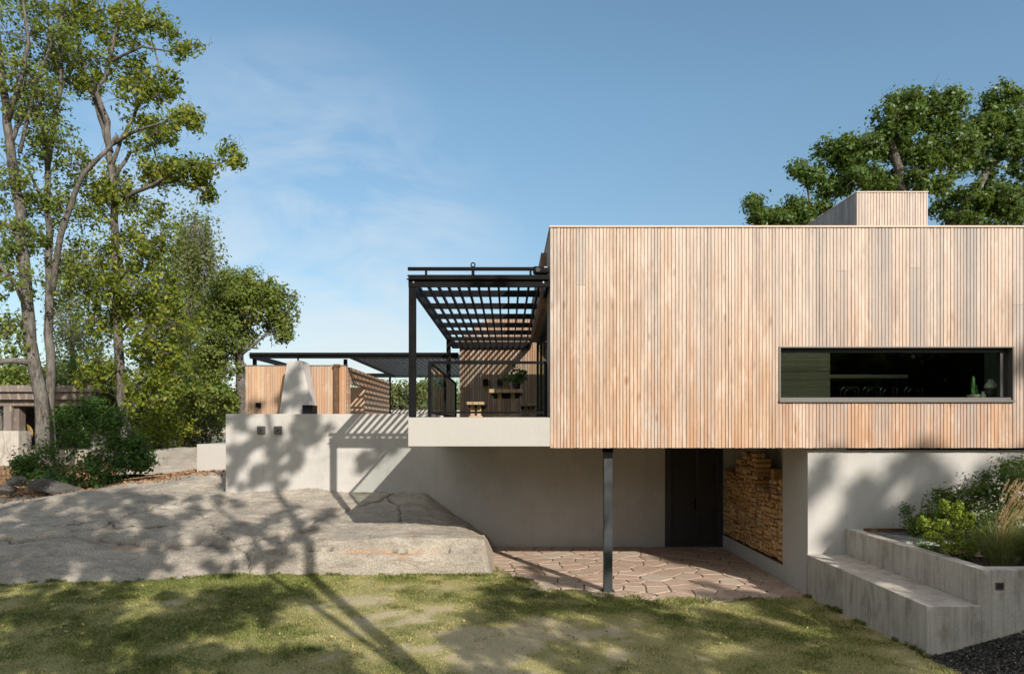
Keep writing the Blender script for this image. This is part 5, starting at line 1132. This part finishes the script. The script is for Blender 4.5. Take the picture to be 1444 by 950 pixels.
MB().lathe([(.28, 0), (.32, .04), (.28, .08)], (cx, cy - .05, cz - .25), 14).build('seat', M['wicker'], wc)

# field stones under the bush
labs = ['dark flat stone at the left end of the row under the bush', 'large dark boulder in the stone row under the bush', 'small rounded stone wedged in the row below the bush', 'wide low stone near the right end of the row below the bush', 'dark upper stone just beneath the bush leaves', 'low dark stone at the left edge of the picture', 'small stone resting on the rock crest by the bush', 'squat dark stone second from the left edge', 'rounded dark boulder right of the biggest stone']
for i, (px, py, w_, h_) in enumerate([(10, 690, .30, .16), (62, 685, .42, .24), (40, 703, .2, .12), (88, 690, .45, .2), (25, 678, .28, .15), (-8, 705, .34, .18), (108, 690, .16, .1), (26, 706, .3, .12), (78, 702, .22, .14)]):
    c_ = Vector(P(px, py, 17.4)); bm_ = bmesh.new(); rs = random.Random(i * 5 + 2)
    for k in range(34):
        d = Vector((rs.gauss(0, 1), rs.gauss(0, 1), rs.gauss(0, 1))).normalized(); bm_.verts.new((c_.x + d.x * w_ * rs.uniform(.85, 1.05), c_.y + d.y * w_ * .8 * rs.uniform(.85, 1.), c_.z + d.z * h_ * rs.uniform(.8, 1.05)))
    bmesh.ops.convex_hull(bm_, input=bm_.verts[:]); V = [tuple(v.co) for v in bm_.verts]; bm_.verts.index_update(); F = [tuple(v.index for v in f.verts) for f in bm_.faces]; bm_.free()
    o = mesh_obj('boulder', V, F, M['stone'], bevel=.025); tag(o, labs[i], 'stone', 'stones under the bush')

# ------------------------------------------------------------------ trees behind the viewer: they shade the lawn, rock and walls
SV = Vector((.54, -1., .60))
def up(x, y, z, ys): t = y - ys; return Vector((x + .54 * t, ys, z + .60 * t))
def gpt(px, py): d = 963 * EYE / (py - 600); return ((px - 716) / 963 * d, d, 0.)
def wpt(px, py, d=16.): return P(px, py, d)
def rpt(px, py):
    for d in np.arange(12, 18, .1):
        p = P(px, py, d)
        if p[2] < rock_z(p[0], p[1]): return p
    return P(px, py, 15)
def cl(lst, ys, f, jit=.5):
    out = []
    for a, b, r in lst:
        c = up(*f(a, b), ys + random.uniform(-jit, jit)); th = random.uniform(0, 3.14)
        for k in range(5):
            s_ = (k - 2) * r * .52; out.append((c + Vector((math.cos(th) * s_ + random.gauss(0, .26) * r, random.gauss(0, .25), math.sin(th) * s_ * .8 + random.gauss(0, .26) * r)), r * random.uniform(.20, .50)))
    return out
YA = -1.6
tk = lambda z: (4.11 + (z - 6) * .004, YA, z)
fork = up(*gpt(560, 934), YA); f2 = up(*gpt(400, 825), YA)
limbsA = [([(4.15, YA, -.1), tk(3), tk(5.4), tk(8), tk(11), (4.0, YA, 13.), (3.6, YA, 15)], [.16, .14, .125, .11, .10, .075, .03]),
          ([tk(4.9), fork, f2, f2 + Vector((-.3, 0, 1.6)), f2 + Vector((-.9, 0, 3.2))], [.08, .068, .06, .045, .02])]
spA = cl([(350, 610, .30), (345, 640, .26), (335, 590, .22), (425, 600, .30), (418, 640, .28), (400, 660, .24), (440, 615, .22), (390, 625, .2), (376, 660, .24), (355, 672, .2), (432, 590, .25), (512, 652, .14), (540, 640, .12), (330, 660, .16)], YA, wpt)
spA += cl([(405, 720, .3), (430, 740, .25), (380, 735, .25), (350, 760, .35), (330, 740, .3), (300, 770, .35), (250, 750, .35), (400, 775, .25), (270, 715, .35), (320, 705, .3), (370, 790, .25), (225, 790, .3), (310, 795, .25), (460, 730, .12)], YA, rpt)
spA += cl([(408, 545, .2), (425, 560, .16), (400, 575, .2), (430, 575, .2), (418, 525, .14), (360, 560, .2), (352, 575, .2)], YA, lambda a, b: P(a, b, 20.3))
tree('pine_tree', 'tall forked tree behind the viewer whose trunk shadow crosses the lawn', 'tree', (4.15, YA, 0), limbsA, spA, M['leaf_oak'], M['bark_oak'], .11, 5, 20, .06, 'trees behind the viewer', .4, .012)
YA = -3.
spB = cl([(x, y, .85) for x, y in ((10, 860), (70, 850), (130, 845), (40, 900), (110, 890), (180, 900), (60, 940), (150, 935), (220, 860), (230, 910), (290, 850), (270, 880), (240, 945), (300, 870), (-60, 880), (-100, 930), (-50, 840))], YA, gpt)
spB += cl([(340, 835, .3), (380, 850, .2), (420, 840, .15), (300, 930, .4), (420, 950, .3), (380, 950, .3), (470, 950, .2), (330, 950, .35)], YA, gpt)
spB += cl([(x, y, .5) for x, y in ((30, 790), (90, 780), (40, 735), (110, 735), (150, 760), (70, 805), (150, 800), (10, 765), (130, 700), (60, 715), (190, 700))], YA, rpt)
spB += cl([(x, y, .36) for x, y in ((20, 780), (80, 790), (140, 770), (30, 740), (100, 745), (160, 730), (200, 760), (180, 800), (10, 810), (60, 760), (120, 715), (200, 715), (230, 735), (70, 735), (-40, 770), (-60, 740), (0, 720), (150, 790))], YA, rpt)
spB += cl([(x, y, .5) for x, y in ((60, 640), (90, 610), (120, 640), (150, 620), (175, 650), (100, 680), (150, 680), (60, 685), (20, 690), (40, 650), (10, 640), (120, 590), (30, 615), (80, 660), (140, 650), (200, 650), (180, 610), (60, 600))], YA, lambda a, b: P(a, b, 18.2))
ctr = sum((Vector(c) for c, _ in spB), Vector()) / len(spB)
limbsB = [([(-1.6, YA - .3, -.1), (-1.6, YA - .3, 3.5), (-1.5, YA - .2, 6), (ctr.x - .6, YA, 8.5), (ctr.x - .1, YA, 11)], [.26, .2, .15, .09, .03])]
tree('oak_tree', 'dense spreading tree behind the viewer on the left', 'tree', (-1.6, YA - .3, 0), limbsB, spB, M['leaf_oak'], M['bark_oak'], .13, 7, 26, .095, 'trees behind the viewer', .4, .012)
YA = -3.4
spC = cl([(x, y, r * 1.25) for x, y, r in ((720, 850, .3), (760, 865, .35), (800, 855, .35), (850, 850, .35), (900, 865, .4), (950, 880, .4), (1000, 885, .4), (830, 885, .3), (760, 815, .22), (730, 830, .22), (800, 820, .2), (700, 900, .3), (770, 925, .4), (850, 930, .45), (930, 930, .45), (1010, 935, .5), (1090, 930, .5), (1200, 940, .35), (1120, 910, .3), (1060, 895, .25), (1100, 870, .15), (1280, 945, .4), (1350, 940, .45), (1420, 920, .45), (700, 945, .3), (880, 900, .2), (660, 905, .18), (690, 860, .14))], YA, gpt)
spC += cl([(1312, 875, .2), (1316, 900, .2), (1318, 918, .2), (1345, 905, .3), (1365, 880, .25), (1400, 870, .3), (1330, 900, .4), (1350, 880, .35), (1420, 850, .4), (1440, 890, .4), (1390, 900, .35), (1370, 870, .25), (1430, 815, .2), (1400, 830, .25)], YA, lambda a, b: P(a, b, 8.15))
spC += cl([(1180, 770, .14), (1235, 790, .13), (1200, 800, .12), (1290, 830, .15), (1320, 850, .15), (1280, 850, .12), (1250, 815, .10)], YA, lambda a, b: P(a, b, 9.6))
ctr = sum((Vector(c) for c, _ in spC), Vector()) / len(spC)
limbsC = [([(ctr.x + .3, YA - .5, -.1), (ctr.x + .4, YA - .4, 3.), (ctr.x + .2, YA - .2, 5.), (ctr.x, YA, 7)], [.24, .2, .15, .06])]
tree('oak_tree', 'broad tree behind the viewer on the right', 'tree', (ctr.x + .3, YA - .5, 0), limbsC, spC, M['leaf_oak'], M['bark_oak'], .12, 5, 24, .09, 'trees behind the viewer', .4, .012)
YA = -20.
spD = cl([(1205, 712, .26), (1228, 702, .26), (1220, 730, .28), (1248, 740, .2), (1200, 742, .24), (1275, 735, .18), (1182, 762, .18), (1440, 668, .2), (1290, 710, .16), (1360, 760, .3), (1156, 672, .08), (1268, 668, .10), (1318, 692, .13), (1395, 672, .14), (1330, 735, .2)], YA, lambda a, b: P(a, b, 11.45), .9)
spD += cl([(1456, 500, .15)], YA, lambda a, b: P(a, b, 11.3), .9)
ctr = sum((Vector(c) for c, _ in spD), Vector()) / len(spD)
limbsD = [([(ctr.x + 1., YA, -.1), (ctr.x + .8, YA, 5), (ctr.x + .6, YA, 10.), (ctr.x, YA, 14), (ctr.x + .1, YA, ctr.z + 1)], [.34, .28, .22, .15, .06])]
tree('oak_tree', 'tall tree far behind the viewer on the right', 'tree', (ctr.x + 1, YA, 0), limbsD, spD, M['leaf_oak'], M['bark_oak'], .14, 5, 20, .09, 'trees behind the viewer', .4, .012)
# wood behind, seen only mirrored in the glass
sp = []
for i in range(170): a_ = random.uniform(-1.4, 1.4); r_ = random.uniform(38, 55); sp.append((math.sin(a_) * r_ * 1.3, -math.cos(a_) * r_ - 2, 0., random.uniform(3, 5), random.uniform(9, 13)))
crowd('woodland', 'dense wood on the land side behind the viewer', 'woodland', sp, M['leaf_deep'], .9, 480)
